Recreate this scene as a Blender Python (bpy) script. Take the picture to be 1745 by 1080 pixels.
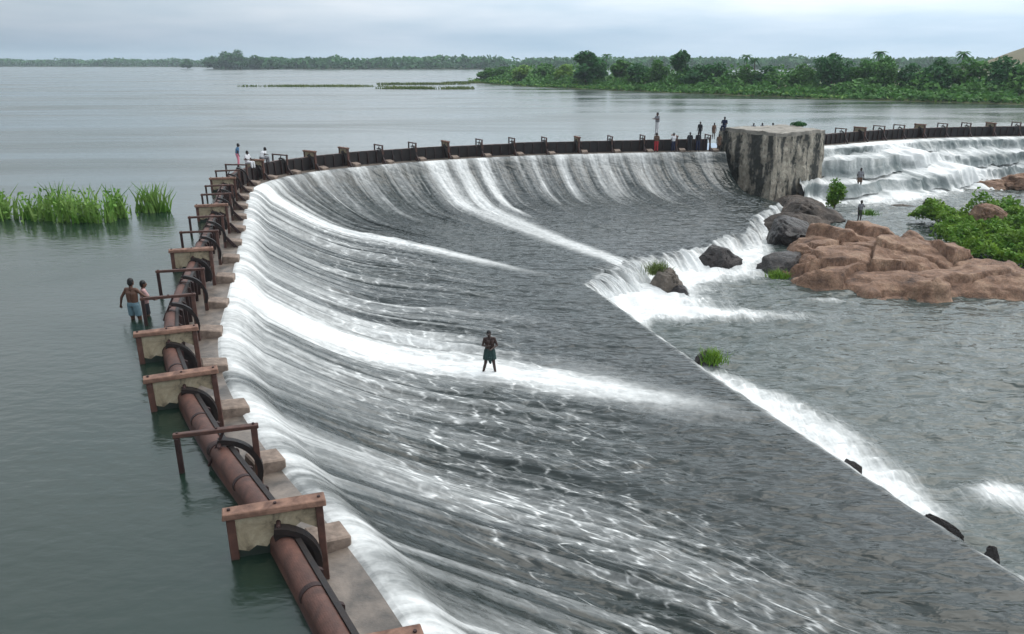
import bpy, bmesh, math, random
import numpy as np
from mathutils import Vector, Matrix, noise as mnoise, geometry as mgeo

R = math.radians
scene = bpy.context.scene
for o in list(bpy.data.objects):
    bpy.data.objects.remove(o)
COL = scene.collection

# ------------------------------------------------------------------ camera
# origin: under the camera; z = 0 is the reservoir level
cam_d = bpy.data.cameras.new('camera')
cam = bpy.data.objects.new('camera', cam_d)
COL.objects.link(cam)
cam.location = (0, 0, 7.0)
cam.rotation_euler = (R(90 - 18.46), 0, 0)
cam_d.sensor_fit = 'HORIZONTAL'
cam_d.sensor_width = 36.0
cam_d.lens = 26.82
cam_d.clip_start = 0.1
cam_d.clip_end = 9000
scene.camera = cam

# ------------------------------------------------------------------ sky
SUN_EL, SUN_AZ = R(52), R(62)          # azimuth clockwise from +Y (to the right of the view)
world = bpy.data.worlds.new('World')
scene.world = world
world.use_nodes = True
wt = world.node_tree
wt.nodes.clear()
wo = wt.nodes.new('ShaderNodeOutputWorld')
bg = wt.nodes.new('ShaderNodeBackground')
sky = wt.nodes.new('ShaderNodeTexSky')
sky.sky_type = 'NISHITA'
sky.sun_disc = False
sky.sun_elevation = SUN_EL
sky.sun_rotation = SUN_AZ
sky.air_density = 1.4
sky.dust_density = 2.5
tc = wt.nodes.new('ShaderNodeTexCoord')
mp = wt.nodes.new('ShaderNodeMapping')
mp.inputs['Scale'].default_value = (1.6, 1.6, 11.0)
mp.inputs['Location'].default_value = (2.3, 0.4, 0.0)
nz = wt.nodes.new('ShaderNodeTexNoise')
nz.inputs['Scale'].default_value = 1.7
nz.inputs['Detail'].default_value = 5
nz.inputs['Roughness'].default_value = 0.52
cr = wt.nodes.new('ShaderNodeValToRGB')
cr.color_ramp.elements[0].position = 0.33
cr.color_ramp.elements[0].color = (3.0, 4.6, 6.3, 1)
cr.color_ramp.elements[1].position = 0.74
cr.color_ramp.elements[1].color = (6.2, 7.2, 8.5, 1)
mx = wt.nodes.new('ShaderNodeMixRGB')
mx.inputs['Fac'].default_value = 0.80
wt.links.new(tc.outputs['Generated'], mp.inputs['Vector'])
wt.links.new(mp.outputs['Vector'], nz.inputs['Vector'])
wt.links.new(nz.outputs['Fac'], cr.inputs['Fac'])
wt.links.new(sky.outputs['Color'], mx.inputs['Color1'])
# thin overcast is brighter towards the hidden sun
sdir = wt.nodes.new('ShaderNodeVectorMath'); sdir.operation = 'DOT_PRODUCT'
sdir.inputs[1].default_value = (math.sin(SUN_AZ) * math.cos(SUN_EL), math.cos(SUN_AZ) * math.cos(SUN_EL), math.sin(SUN_EL))
mr = wt.nodes.new('ShaderNodeMapRange')
mr.inputs['From Min'].default_value = -0.2; mr.inputs['From Max'].default_value = 1.0
mr.inputs['To Min'].default_value = 0.56; mr.inputs['To Max'].default_value = 1.95
mul = wt.nodes.new('ShaderNodeVectorMath'); mul.operation = 'SCALE'
wt.links.new(tc.outputs['Generated'], sdir.inputs[0])
wt.links.new(sdir.outputs['Value'], mr.inputs['Value'])
wt.links.new(cr.outputs['Color'], mul.inputs[0])
wt.links.new(mr.outputs['Result'], mul.inputs['Scale'])
# an overcast sky is whiter and brighter overhead than through the hazy air at the horizon
sep = wt.nodes.new('ShaderNodeSeparateXYZ')
wt.links.new(tc.outputs['Generated'], sep.inputs[0])
up_r = wt.nodes.new('ShaderNodeValToRGB')
up_r.color_ramp.elements[0].position = 0.03; up_r.color_ramp.elements[0].color = (1, 1, 1, 1)
up_r.color_ramp.elements[1].position = 0.17; up_r.color_ramp.elements[1].color = (2.30, 1.90, 1.58, 1)
wt.links.new(sep.outputs['Z'], up_r.inputs['Fac'])
mul2 = wt.nodes.new('ShaderNodeVectorMath'); mul2.operation = 'MULTIPLY'
wt.links.new(mul.outputs['Vector'], mul2.inputs[0])
wt.links.new(up_r.outputs['Color'], mul2.inputs[1])
wt.links.new(mul2.outputs['Vector'], mx.inputs['Color2'])
wt.links.new(mx.outputs['Color'], bg.inputs['Color'])
bg.inputs['Strength'].default_value = 0.1
wt.links.new(bg.outputs['Background'], wo.inputs['Surface'])

# ------------------------------------------------------------------ sun behind thin overcast
sd = bpy.data.lights.new('sun', 'SUN')
sd.energy = 1.2
sd.angle = R(45)
sd.color = (1.0, 0.93, 0.83)
sun = bpy.data.objects.new('sun', sd)
COL.objects.link(sun)
sv = Vector((math.sin(SUN_AZ) * math.cos(SUN_EL), math.cos(SUN_AZ) * math.cos(SUN_EL), math.sin(SUN_EL)))
sun.rotation_euler = sv.to_track_quat('Z', 'Y').to_euler()
sun.location = (60, 30, 80)

scene.view_settings.view_transform = 'Standard'
scene.view_settings.look = 'None'
scene.view_settings.exposure = 0.18
scene.view_settings.gamma = 1.0
scene.view_settings.use_curve_mapping = False
scene.render.engine = 'CYCLES'
scene.cycles.use_denoising = True
scene.cycles.max_bounces = 6
scene.cycles.volume_bounces = 1
scene.cycles.caustics_reflective = False
scene.cycles.caustics_refractive = False

# ================================================================== helpers
def tag(o, label=None, cat=None, group=None, kind=None):
    if label: o['label'] = label
    if cat: o['category'] = cat
    if group: o['group'] = group
    if kind: o['kind'] = kind
    return o

def empty(name, loc=(0, 0, 0), rz=0.0):
    o = bpy.data.objects.new(name, None)
    o.empty_display_size = 0.2
    COL.objects.link(o)
    o.location = loc
    o.rotation_euler = (0, 0, rz)
    return o

def mesh_obj(name, V, F, mat, parent=None, smooth=False, loc=None):
    me = bpy.data.meshes.new(name)
    me.from_pydata([tuple(v) for v in V], [], [tuple(f) for f in F])
    me.update()
    if smooth:
        me.polygons.foreach_set('use_smooth', np.ones(len(me.polygons), dtype=bool))
    if mat is not None:
        me.materials.append(mat)
    o = bpy.data.objects.new(name, me)
    COL.objects.link(o)
    if parent is not None:
        o.parent = parent
    if loc is not None:
        o.location = loc
    return o

def np_mesh(name, V, Q, mat, parent=None, smooth=True, attrs=None, uv=None):
    """fast quad mesh from numpy arrays V (n,3), Q (m,4)"""
    me = bpy.data.meshes.new(name)
    me.vertices.add(len(V))
    me.vertices.foreach_set('co', np.ascontiguousarray(V, dtype=np.float32).ravel())
    m = len(Q); k = Q.shape[1]
    me.loops.add(m * k)
    me.loops.foreach_set('vertex_index', np.ascontiguousarray(Q, dtype=np.int32).ravel())
    me.polygons.add(m)
    me.polygons.foreach_set('loop_start', np.arange(0, m * k, k, dtype=np.int32))
    me.polygons.foreach_set('use_smooth', np.full(m, smooth, dtype=bool))
    me.update(calc_edges=True)
    if attrs:
        for an, av in attrs.items():
            a = me.attributes.new(an, 'FLOAT', 'POINT')
            a.data.foreach_set('value', np.ascontiguousarray(av, dtype=np.float32).ravel())
    if uv is not None:
        a = me.attributes.new('flow', 'FLOAT_VECTOR', 'POINT')
        a.data.foreach_set('vector', np.ascontiguousarray(uv, dtype=np.float32).ravel())
    if mat is not None:
        me.materials.append(mat)
    o = bpy.data.objects.new(name, me)
    COL.objects.link(o)
    if parent is not None:
        o.parent = parent
    return o

def grid_quads(n, m):
    i, j = np.meshgrid(np.arange(n - 1), np.arange(m - 1), indexing='ij')
    a = (i * m + j).ravel()
    return np.stack([a, a + m, a + m + 1, a + 1], axis=1)

class MB:
    """collects simple solids into one mesh"""
    def __init__(self):
        self.V, self.F = [], []
    def add(self, V, F):
        b = len(self.V)
        self.V += [tuple(v) for v in V]
        self.F += [tuple(i + b for i in f) for f in F]
        return self
    def box(self, x0, x1, y0, y1, z0, z1, bev=0.0, jit=0.0, rnd=None):
        bm = bmesh.new()
        bmesh.ops.create_cube(bm, size=1)
        for v in bm.verts:
            v.co = Vector(((x0 + x1) / 2 + v.co.x * (x1 - x0), (y0 + y1) / 2 + v.co.y * (y1 - y0), (z0 + z1) / 2 + v.co.z * (z1 - z0)))
            if jit and rnd:
                v.co += Vector((rnd.uniform(-jit, jit), rnd.uniform(-jit, jit), rnd.uniform(-jit, jit)))
        if bev:
            bmesh.ops.bevel(bm, geom=list(bm.edges), offset=bev, segments=1, affect='EDGES')
        bm.verts.index_update()
        self.add([v.co for v in bm.verts], [[v.index for v in f.verts] for f in bm.faces])
        bm.free()
        return self
    def tube(self, p0, p1, r0, r1, n=10, hemi=True):
        V, F = capsule(p0, p1, r0, r1, n, hemi)
        return self.add(V, F)
    def extrude(self, prof, y0, y1):
        """prism: profile of (x, z) pairs pushed from y0 to y1"""
        n = len(prof)
        V = [(x, y0, z) for x, z in prof] + [(x, y1, z) for x, z in prof]
        F = [[i, (i + 1) % n, n + (i + 1) % n, n + i] for i in range(n)]
        F += [list(range(n))[::-1], list(range(n, 2 * n))]
        return self.add(V, F)
    def build(self, name, mat, parent=None, smooth=False):
        return mesh_obj(name, self.V, self.F, mat, parent, smooth)

def capsule(p0, p1, r0, r1, n=10, hemi=True):
    p0, p1 = Vector(p0), Vector(p1)
    d = (p1 - p0)
    L = d.length or 1e-6
    d = d / L
    a = d.orthogonal().normalized()
    b = d.cross(a)
    rings = []
    if hemi:
        for t in (80, 50, 25):
            rings.append((p0 - d * r0 * math.sin(R(t)), r0 * math.cos(R(t))))
    rings.append((p0, r0)); rings.append((p1, r1))
    if hemi:
        for t in (25, 50, 80):
            rings.append((p1 + d * r1 * math.sin(R(t)), r1 * math.cos(R(t))))
    V, F = [], []
    for c, r in rings:
        for k in range(n):
            an = 2 * math.pi * k / n
            V.append(c + (a * math.cos(an) + b * math.sin(an)) * r)
    for i in range(len(rings) - 1):
        for k in range(n):
            F.append([i * n + k, i * n + (k + 1) % n, (i + 1) * n + (k + 1) % n, (i + 1) * n + k])
    F.append(list(range(n))[::-1])
    F.append([(len(rings) - 1) * n + k for k in range(n)])
    return V, F

def copy_tree(o, parent=None):
    c = o.copy()
    COL.objects.link(c)
    c.parent = parent
    for ch in o.children:
        copy_tree(ch, c)
    return c

# numpy value noise -------------------------------------------------
_rs = np.random.RandomState(7)
_LAT = _rs.rand(512, 512).astype(np.float32)
def vnoise(x, y, seed=0):
    x = x + seed * 17.37; y = y + seed * 31.71
    xi = np.floor(x).astype(np.int64); yi = np.floor(y).astype(np.int64)
    fx = x - xi; fy = y - yi
    fx = fx * fx * (3 - 2 * fx); fy = fy * fy * (3 - 2 * fy)
    a = _LAT[xi % 512, yi % 512]; b = _LAT[(xi + 1) % 512, yi % 512]
    c = _LAT[xi % 512, (yi + 1) % 512]; d = _LAT[(xi + 1) % 512, (yi + 1) % 512]
    return (a * (1 - fx) + b * fx) * (1 - fy) + (c * (1 - fx) + d * fx) * fy
def fnoise(x, y, seed=0, oct=3):
    s = 0; w = 0.5; t = 0
    for k in range(oct):
        s = s + w * vnoise(x * 2 ** k, y * 2 ** k, seed + k * 3)
        t += w; w *= 0.5
    return s / t
def sstep(a, b, x):
    t = np.clip((x - a) / (b - a), 0, 1)
    return t * t * (3 - 2 * t)

# materials ---------------------------------------------------------
def base_mat(name):
    m = bpy.data.materials.new(name)
    m.use_nodes = True
    nt = m.node_tree
    return m, nt, nt.nodes['Principled BSDF']
def N(nt, kind, **kw):
    n = nt.nodes.new(kind)
    for k, v in kw.items():
        if k in n.inputs: n.inputs[k].default_value = v
        else: setattr(n, k, v)
    return n
def ramp(nt, fac, stops):
    r = nt.nodes.new('ShaderNodeValToRGB')
    els = r.color_ramp.elements
    while len(els) < len(stops): els.new(0.5)
    for e, (p, c) in zip(els, stops):
        e.position = p
        e.color = (c, c, c, 1) if isinstance(c, (int, float)) else (*c, 1)
    nt.links.new(fac, r.inputs['Fac'])
    return r.outputs['Color']
def math_n(nt, op, a, b=None, clamp=False):
    n = nt.nodes.new('ShaderNodeMath'); n.operation = op; n.use_clamp = clamp
    for i, v in enumerate((a, b)):
        if v is None: continue
        if isinstance(v, (int, float)): n.inputs[i].default_value = v
        else: nt.links.new(v, n.inputs[i])
    return n.outputs[0]
def mixc(nt, fac, a, b, mode='MIX'):
    n = nt.nodes.new('ShaderNodeMixRGB'); n.blend_type = mode
    for i, v in enumerate((fac, a, b)):
        if isinstance(v, (int, float)): n.inputs[i].default_value = v if i == 0 else (v, v, v, 1)
        elif isinstance(v, tuple): n.inputs[i].default_value = (*v, 1)
        else: nt.links.new(v, n.inputs[i])
    return n.outputs[0]
def mapped(nt, scale=(1, 1, 1), src='Object', rot=(0, 0, 0)):
    t = nt.nodes.new('ShaderNodeTexCoord')
    m = nt.nodes.new('ShaderNodeMapping')
    m.inputs['Scale'].default_value = scale
    m.inputs['Rotation'].default_value = rot
    nt.links.new(t.outputs[src], m.inputs['Vector'])
    return m.outputs['Vector']
def noise_t(nt, vec, scale, detail=4, rough=0.55, dist=0.0):
    n = N(nt, 'ShaderNodeTexNoise', Scale=scale, Detail=detail, Roughness=rough, Distortion=dist)
    nt.links.new(vec, n.inputs['Vector'])
    return n.outputs['Fac']
def bump(nt, bsdf, h, strength=0.3, dist=0.05, prev=None):
    b = N(nt, 'ShaderNodeBump', Strength=strength, Distance=dist)
    nt.links.new(h, b.inputs['Height'])
    if prev is not None: nt.links.new(prev, b.inputs['Normal'])
    nt.links.new(b.outputs['Normal'], bsdf.inputs['Normal'])
    return b.outputs['Normal']

def simple_mat(name, c1, c2, rough=0.8, scale=3.0, contrast=(0.35, 0.65), bstr=0.3, bscale=14.0, src='Object', stretch=(1, 1, 1), spec=0.3, bdist=0.03):
    m, nt, b = base_mat(name)
    v = mapped(nt, stretch, src)
    n = noise_t(nt, v, scale, 6, 0.6, 0.4)
    nt.links.new(ramp(nt, n, [(contrast[0], c1), (contrast[1], c2)]), b.inputs['Base Color'])
    b.inputs['Roughness'].default_value = rough
    b.inputs['Specular IOR Level'].default_value = spec
    if bstr:
        bump(nt, b, noise_t(nt, v, bscale, 5, 0.6), bstr, bdist)
    return m

M = {}
M['rust'] = simple_mat('rust_red_steel', (0.125, 0.060, 0.046), (0.04, 0.023, 0.02), 0.6, 3.4, (0.3, 0.75), 0.25, 30)
M['rust_top'] = simple_mat('faded_rust_steel', (0.27, 0.155, 0.11), (0.085, 0.045, 0.034), 0.75, 3.6, (0.36, 0.68), 0.25, 30)
M['rust_dark'] = simple_mat('dark_rust_steel', (0.045, 0.022, 0.02), (0.02, 0.013, 0.013), 0.65, 4.0, (0.3, 0.7), 0.3, 25)
M['black_iron_and_shade'] = simple_mat('black_wet_iron_and_shade', (0.012, 0.011, 0.012), (0.025, 0.018, 0.016), 0.55, 5.0, (0.3, 0.7), 0.3, 20)  # wet iron of the arms; on the shutter backs it also holds shade
M['cream'] = None
m, nt, b = base_mat('cream_plaster')
v = mapped(nt)
n1 = noise_t(nt, v, 2.2, 6, 0.65, 0.6)
n2 = noise_t(nt, v, 9.0, 5, 0.6)
c = ramp(nt, n1, [(0.30, (0.07, 0.055, 0.04)), (0.46, (0.36, 0.30, 0.21)), (0.68, (0.60, 0.53, 0.40))])
c = mixc(nt, 0.35, c, ramp(nt, n2, [(0.3, (0.25, 0.2, 0.14)), (0.6, (0.7, 0.65, 0.55))]), 'MULTIPLY')
nt.links.new(c, b.inputs['Base Color'])
b.inputs['Roughness'].default_value = 0.9
bump(nt, b, n2, 0.4, 0.03)
M['cream'] = m
M['sill'] = simple_mat('wet_sill_concrete', (0.05, 0.043, 0.037), (0.21, 0.17, 0.14), 0.45, 1.9, (0.3, 0.72), 0.4, 12, spec=0.5)
M['block'] = simple_mat('block_concrete', (0.09, 0.068, 0.055), (0.27, 0.205, 0.165), 0.75, 4.0, (0.3, 0.7), 0.4, 18)
M['weir'] = simple_mat('dark_weir_concrete', (0.05, 0.05, 0.048), (0.12, 0.11, 0.10), 0.6, 1.0, (0.3, 0.7), 0.3, 8)
M['stain_reflection'] = simple_mat('stain_reflection_concrete', (0.015, 0.022, 0.018), (0.04, 0.05, 0.042), 0.5, 1.0, (0.3, 0.7), 0.3, 8)  # wet stain tone with the dark water reflection put into it

# pier stone with black run-off stains
m, nt, b = base_mat('stained_masonry')
v = mapped(nt)
vs = mapped(nt, (1.0, 1.0, 0.20))
st = noise_t(nt, vs, 0.85, 5, 0.55, 0.5)
fine = noise_t(nt, v, 2.6, 6, 0.65)
stain = ramp(nt, math_n(nt, 'ADD', st, math_n(nt, 'MULTIPLY', math_n(nt, 'SUBTRACT', fine, 0.5), 0.42)), [(0.43, 0.0), (0.52, 0.95)])
stone = ramp(nt, fine, [(0.3, (0.15, 0.125, 0.10)), (0.55, (0.36, 0.325, 0.265)), (0.75, (0.50, 0.46, 0.39))])
c = mixc(nt, stain, stone, (0.018, 0.02, 0.018))
nt.links.new(c, b.inputs['Base Color'])
b.inputs['Roughness'].default_value = 0.9
bump(nt, b, noise_t(nt, v, 5, 6, 0.65), 0.6, 0.08)
M['pier'] = m
M['pier_cap'] = simple_mat('weathered_cap_concrete', (0.15, 0.14, 0.12), (0.34, 0.31, 0.27), 0.9, 1.4, (0.3, 0.7), 0.4, 8)

# rock
def rock_mat(name, ca, cb, cc, rough=0.85):
    m, nt, b = base_mat(name)
    v = mapped(nt, src='Object')
    n1 = noise_t(nt, v, 0.8, 7, 0.62, 0.5)
    n2 = noise_t(nt, v, 4.5, 6, 0.7)
    vv = N(nt, 'ShaderNodeTexVoronoi', Scale=0.9, feature='DISTANCE_TO_EDGE')
    wob = nt.nodes.new('ShaderNodeVectorMath'); wob.operation = 'MULTIPLY_ADD'
    nn = N(nt, 'ShaderNodeTexNoise', Scale=1.5, Detail=4)
    nt.links.new(v, nn.inputs['Vector'])
    nt.links.new(nn.outputs['Color'], wob.inputs[0])
    wob.inputs[1].default_value = (0.9, 0.9, 0.9)
    nt.links.new(v, wob.inputs[2])
    nt.links.new(wob.outputs[0], vv.inputs['Vector'])
    crack = ramp(nt, vv.outputs['Distance'], [(0.0, 0.5), (0.10, 1.0)])
    c = ramp(nt, n1, [(0.3, ca), (0.5, cb), (0.72, cc)])
    c = mixc(nt, 0.7, c, ramp(nt, n2, [(0.3, 0.45), (0.65, 1.0)]), 'MULTIPLY')
    c = mixc(nt, 0.25, c, crack, 'MULTIPLY')
    n4 = noise_t(nt, v, 14.0, 5, 0.7)
    c = mixc(nt, 0.55, c, ramp(nt, n4, [(0.35, 0.45), (0.62, 1.15)]), 'MULTIPLY')
    gp = nt.nodes.new('ShaderNodeNewGeometry'); sx_ = nt.nodes.new('ShaderNodeSeparateXYZ')
    nt.links.new(gp.outputs['Position'], sx_.inputs[0])
    wl = math_n(nt, 'ADD', sx_.outputs['Z'], math_n(nt, 'MULTIPLY', n1, 0.7))
    wet = ramp(nt, math_n(nt, 'ADD', wl, 4.9), [(0.42, 1.0), (0.60, 0.0)])      # splashed, algae-dark rock just above the pool
    c = mixc(nt, wet, c, (0.035, 0.03, 0.022))
    nt.links.new(c, b.inputs['Base Color'])
    nt.links.new(ramp(nt, wet, [(0.0, rough), (1.0, 0.35)]), b.inputs['Roughness'])
    h = math_n(nt, 'ADD', n2, math_n(nt, 'MULTIPLY', crack, 0.15))
    bump(nt, b, h, 0.9, 0.16)
    return m
M['rock'] = rock_mat('pink_granite', (0.085, 0.046, 0.030), (0.27, 0.155, 0.10), (0.41, 0.27, 0.18))
M['rock_grey'] = rock_mat('grey_brown_rock', (0.07, 0.06, 0.05), (0.17, 0.14, 0.115), (0.28, 0.235, 0.20))
M['rock_dark'] = rock_mat('dark_brown_rock', (0.03, 0.024, 0.02), (0.085, 0.065, 0.053), (0.17, 0.13, 0.105))
M['rock_black'] = rock_mat('wet_black_rock', (0.01, 0.009, 0.009), (0.028, 0.021, 0.02), (0.06, 0.042, 0.038), 0.45)

# leaves
def leaf_mat(name, c1, c2, scale=0.6):
    m, nt, b = base_mat(name)
    v = mapped(nt, src='Object')
    n = noise_t(nt, v, scale, 3, 0.6)
    g = nt.nodes.new('ShaderNodeNewGeometry')
    c = ramp(nt, n, [(0.32, c1), (0.68, c2)])
    c = mixc(nt, 0.5, c, ramp(nt, g.outputs['Random Per Island'], [(0.0, 0.55), (1.0, 1.25)]), 'MULTIPLY')
    nt.links.new(c, b.inputs['Base Color'])
    b.inputs['Roughness'].default_value = 0.65
    b.inputs['Specular IOR Level'].default_value = 0.25
    tr = N(nt, 'ShaderNodeBsdfTranslucent')
    nt.links.new(c, tr.inputs['Color'])
    mxs = N(nt, 'ShaderNodeMixShader'); mxs.inputs[0].default_value = 0.25
    out = nt.nodes['Material Output']
    nt.links.new(b.outputs[0], mxs.inputs[1]); nt.links.new(tr.outputs[0], mxs.inputs[2])
    nt.links.new(mxs.outputs[0], out.inputs['Surface'])
    return m
M['leaf'] = leaf_mat('mid_green_leaves', (0.040, 0.140, 0.026), (0.095, 0.225, 0.042))
M['leaf_dark'] = leaf_mat('dark_green_leaves', (0.022, 0.098, 0.030), (0.055, 0.175, 0.044))
M['leaf_light'] = leaf_mat('yellow_green_leaves', (0.10, 0.23, 0.03), (0.20, 0.31, 0.06))
M['shrub'] = leaf_mat('bright_shrub_leaves', (0.055, 0.16, 0.012), (0.19, 0.31, 0.035), 0.8)
M['reed'] = leaf_mat('reed_blades', (0.07, 0.20, 0.015), (0.24, 0.36, 0.10), 1.0)
M['marsh'] = leaf_mat('marsh_grass_blades', (0.09, 0.14, 0.035), (0.17, 0.21, 0.06), 0.2)
M['bark'] = simple_mat('grey_bark', (0.07, 0.055, 0.04), (0.15, 0.12, 0.09), 0.9, 3, (0.3, 0.7), 0.4, 10)
M['bank'] = simple_mat('grassy_bank_soil', (0.05, 0.085, 0.03), (0.13, 0.13, 0.06), 0.95, 0.12, (0.35, 0.7), 0.4, 1.5)
M['hill'] = simple_mat('dry_hill_soil', (0.09, 0.10, 0.05), (0.17, 0.14, 0.085), 0.95, 0.03, (0.3, 0.7), 0.4, 0.5)

# people
def flat(name, c, rough=0.7, var=0.25):
    d = tuple(x * (1 - var) for x in c)
    return simple_mat(name, d, c, rough, 9.0, (0.35, 0.65), 0.15, 40, bdist=0.01)
M['skin'] = flat('dark_brown_skin', (0.11, 0.055, 0.037), 0.5)
M['skin_wet'] = flat('deep_brown_skin', (0.045, 0.026, 0.022), 0.4)
M['hair'] = flat('black_hair', (0.008, 0.007, 0.007), 0.5)
M['eye'] = flat('eye_white', (0.5, 0.48, 0.45), 0.3)
for nme, c in {'green_cloth': (0.022, 0.05, 0.048), 'paleblue_cloth': (0.13, 0.21, 0.25), 'pink_cloth': (0.75, 0.25, 0.33), 'blue_cloth': (0.07, 0.16, 0.28),
               'pinkgrey_cloth': (0.42, 0.26, 0.25), 'white_cloth': (0.68, 0.68, 0.70), 'red_cloth': (0.42, 0.035, 0.045), 'navy_cloth': (0.02, 0.025, 0.06), 'grey_cloth': (0.2, 0.2, 0.22),
               'brown_cloth': (0.14, 0.085, 0.06), 'dark_cloth': (0.025, 0.025, 0.03)}.items():
    M[nme] = flat(nme, c, 0.85)

# ------------------------------------------------------------------ water materials
def water_mat(name, deep, rough, s1, b1, s2, b2, stretch=(1, 1, 1), patch=None):
    m, nt, b = base_mat(name)
    v = mapped(nt, stretch)
    if patch:
        n = noise_t(nt, mapped(nt, (0.06, 0.06, 1)), 1.0, 4, 0.55)
        nt.links.new(ramp(nt, n, [(0.35, deep), (0.7, patch)]), b.inputs['Base Color'])
    else:
        b.inputs['Base Color'].default_value = (*deep, 1)
    # wind patches: ruffled and smoother areas
    wp = noise_t(nt, mapped(nt, (0.020, 0.075, 1)), 1.0, 4, 0.6, 0.6)
    nt.links.new(ramp(nt, wp, [(0.36, rough * 0.45), (0.64, rough * 1.7)]), b.inputs['Roughness'])
    b.inputs['IOR'].default_value = 1.5
    p = bump(nt, b, noise_t(nt, v, s1, 4, 0.55, 0.3), b1, 0.1)
    bump(nt, b, noise_t(nt, v, s2, 3, 0.5, 0.2), b2, 0.04, p)
    return m
M['reservoir'] = water_mat('reservoir_water', (0.008, 0.020, 0.013), 0.19, 0.6, 0.30, 3.0, 0.50, (0.7, 1.25, 1), (0.012, 0.024, 0.018))

def foam_water(name, deep, foamc, lace_amt, streak=True, rough=0.22, bstr=0.5, deep2=None):
    """water whose white water follows the 'foam' attribute and the flow coordinates"""
    m, nt, b = base_mat(name)
    at = N(nt, 'ShaderNodeAttribute'); at.attribute_name = 'foam'
    fl = N(nt, 'ShaderNodeAttribute'); fl.attribute_name = 'flow'
    def fmap(sx, sy):
        mm = nt.nodes.new('ShaderNodeMapping'); mm.inputs['Scale'].default_value = (sx, sy, 1)
        nt.links.new(fl.outputs['Vector'], mm.inputs['Vector'])
        return mm.outputs['Vector']
    obj = mapped(nt)
    n1 = noise_t(nt, fmap(2.0, 0.20), 1.0, 3, 0.55, 0.35)
    n2 = noise_t(nt, fmap(4.6, 0.70), 1.0, 3, 0.6, 0.6)
    n3 = noise_t(nt, obj, 3.6, 4, 0.62, 0.5)
    # lace: scalloped foam lines drawn out along the flow
    la = N(nt, 'ShaderNodeAttribute'); la.attribute_name = 'lace'
    wn = N(nt, 'ShaderNodeTexNoise', Scale=0.9, Detail=3); nt.links.new(fl.outputs['Vector'], wn.inputs['Vector'])
    wob = nt.nodes.new('ShaderNodeVectorMath'); wob.operation = 'MULTIPLY_ADD'
    nt.links.new(wn.outputs['Color'], wob.inputs[0]); wob.inputs[1].default_value = (1.3, 1.3, 0)
    nt.links.new(fmap(2.3, 1.35), wob.inputs[2])
    vo = N(nt, 'ShaderNodeTexVoronoi', Scale=1.0, feature='DISTANCE_TO_EDGE'); nt.links.new(wob.outputs[0], vo.inputs['Vector'])
    lace = ramp(nt, vo.outputs['Distance'], [(0.0, 1.0), (0.09, 0.0)])
    lace = math_n(nt, 'MULTIPLY', lace, ramp(nt, noise_t(nt, obj, 1.6, 3, 0.6), [(0.40, 0.0), (0.66, 1.0)]))
    lace = math_n(nt, 'MULTIPLY', lace, la.outputs['Fac'])
    # scalloped ripple crests across the flow
    sp_ = nt.nodes.new('ShaderNodeSeparateXYZ'); nt.links.new(fl.outputs['Vector'], sp_.inputs[0])
    ph = math_n(nt, 'ADD', math_n(nt, 'MULTIPLY', sp_.outputs['Y'], 6.0), math_n(nt, 'MULTIPLY', noise_t(nt, fmap(1.15, 0.40), 1.0, 3, 0.55, 0.5), 24.0))
    sc = math_n(nt, 'POWER', math_n(nt, 'MAXIMUM', math_n(nt, 'SINE', ph), 0.0), 4.0)
    sc = math_n(nt, 'MULTIPLY', sc, ramp(nt, noise_t(nt, fmap(2.2, 1.3), 1.0, 3, 0.65, 0.4), [(0.40, 0.0), (0.66, 1.0)]))
    lace = math_n(nt, 'ADD', math_n(nt, 'MULTIPLY', lace, 0.35), math_n(nt, 'MULTIPLY', sc, math_n(nt, 'MULTIPLY', la.outputs['Fac'], 0.95)))
    away = ramp(nt, math_n(nt, 'MULTIPLY', sp_.outputs['Y'], 0.05), [(0.30, 1.0), (0.75, 0.30)])
    f = at.outputs['Fac']
    s = math_n(nt, 'ADD', math_n(nt, 'MULTIPLY', math_n(nt, 'SUBTRACT', n1, 0.5), 0.55 if streak else 0.3),
               math_n(nt, 'MULTIPLY', math_n(nt, 'SUBTRACT', n2, 0.5), 0.45 if streak else 0.6))
    if streak: s = math_n(nt, 'MULTIPLY', s, away)
    s = math_n(nt, 'ADD', s, math_n(nt, 'MULTIPLY', math_n(nt, 'SUBTRACT', n3, 0.5), 0.42))
    s = math_n(nt, 'ADD', s, math_n(nt, 'MULTIPLY', lace, lace_amt))
    mask = ramp(nt, math_n(nt, 'ADD', f, s), [(0.24, 0.0), (0.55, 0.22), (1.08, 1.0)])
    dc = deep if deep2 is None else ramp(nt, noise_t(nt, mapped(nt, (0.12, 0.12, 0.12)), 1.0, 4, 0.6), [(0.35, deep), (0.65, deep2)])
    nt.links.new(mixc(nt, mask, dc, foamc), b.inputs['Base Color'])
    b.inputs['IOR'].default_value = 1.33
    nt.links.new(ramp(nt, mask, [(0.0, rough), (0.6, 0.7)]), b.inputs['Roughness'])
    r1 = noise_t(nt, mapped(nt, (0.75, 1.9, 0.6)), 1.0, 2, 0.5, 0.5)
    p = bump(nt, b, r1, bstr, 0.20)
    p = bump(nt, b, noise_t(nt, mapped(nt, (2.2, 4.8, 1.4)), 1.0, 2, 0.5, 0.4), bstr * 0.6, 0.07, p)
    return m
FOAM = (0.66, 0.665, 0.655)
M['spill'] = foam_water('spillway_water', (0.013, 0.019, 0.017), FOAM, 0.62, True, 0.15, 0.9, (0.022, 0.027, 0.027))
M['pool'] = foam_water('pool_water', (0.040, 0.053, 0.048), FOAM, 0.35, False, 0.10, 1.0, (0.058, 0.070, 0.065))
M['cascade'] = foam_water('cascade_water', (0.10, 0.125, 0.125), FOAM, 0.0, True, 0.35, 0.5)

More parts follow.
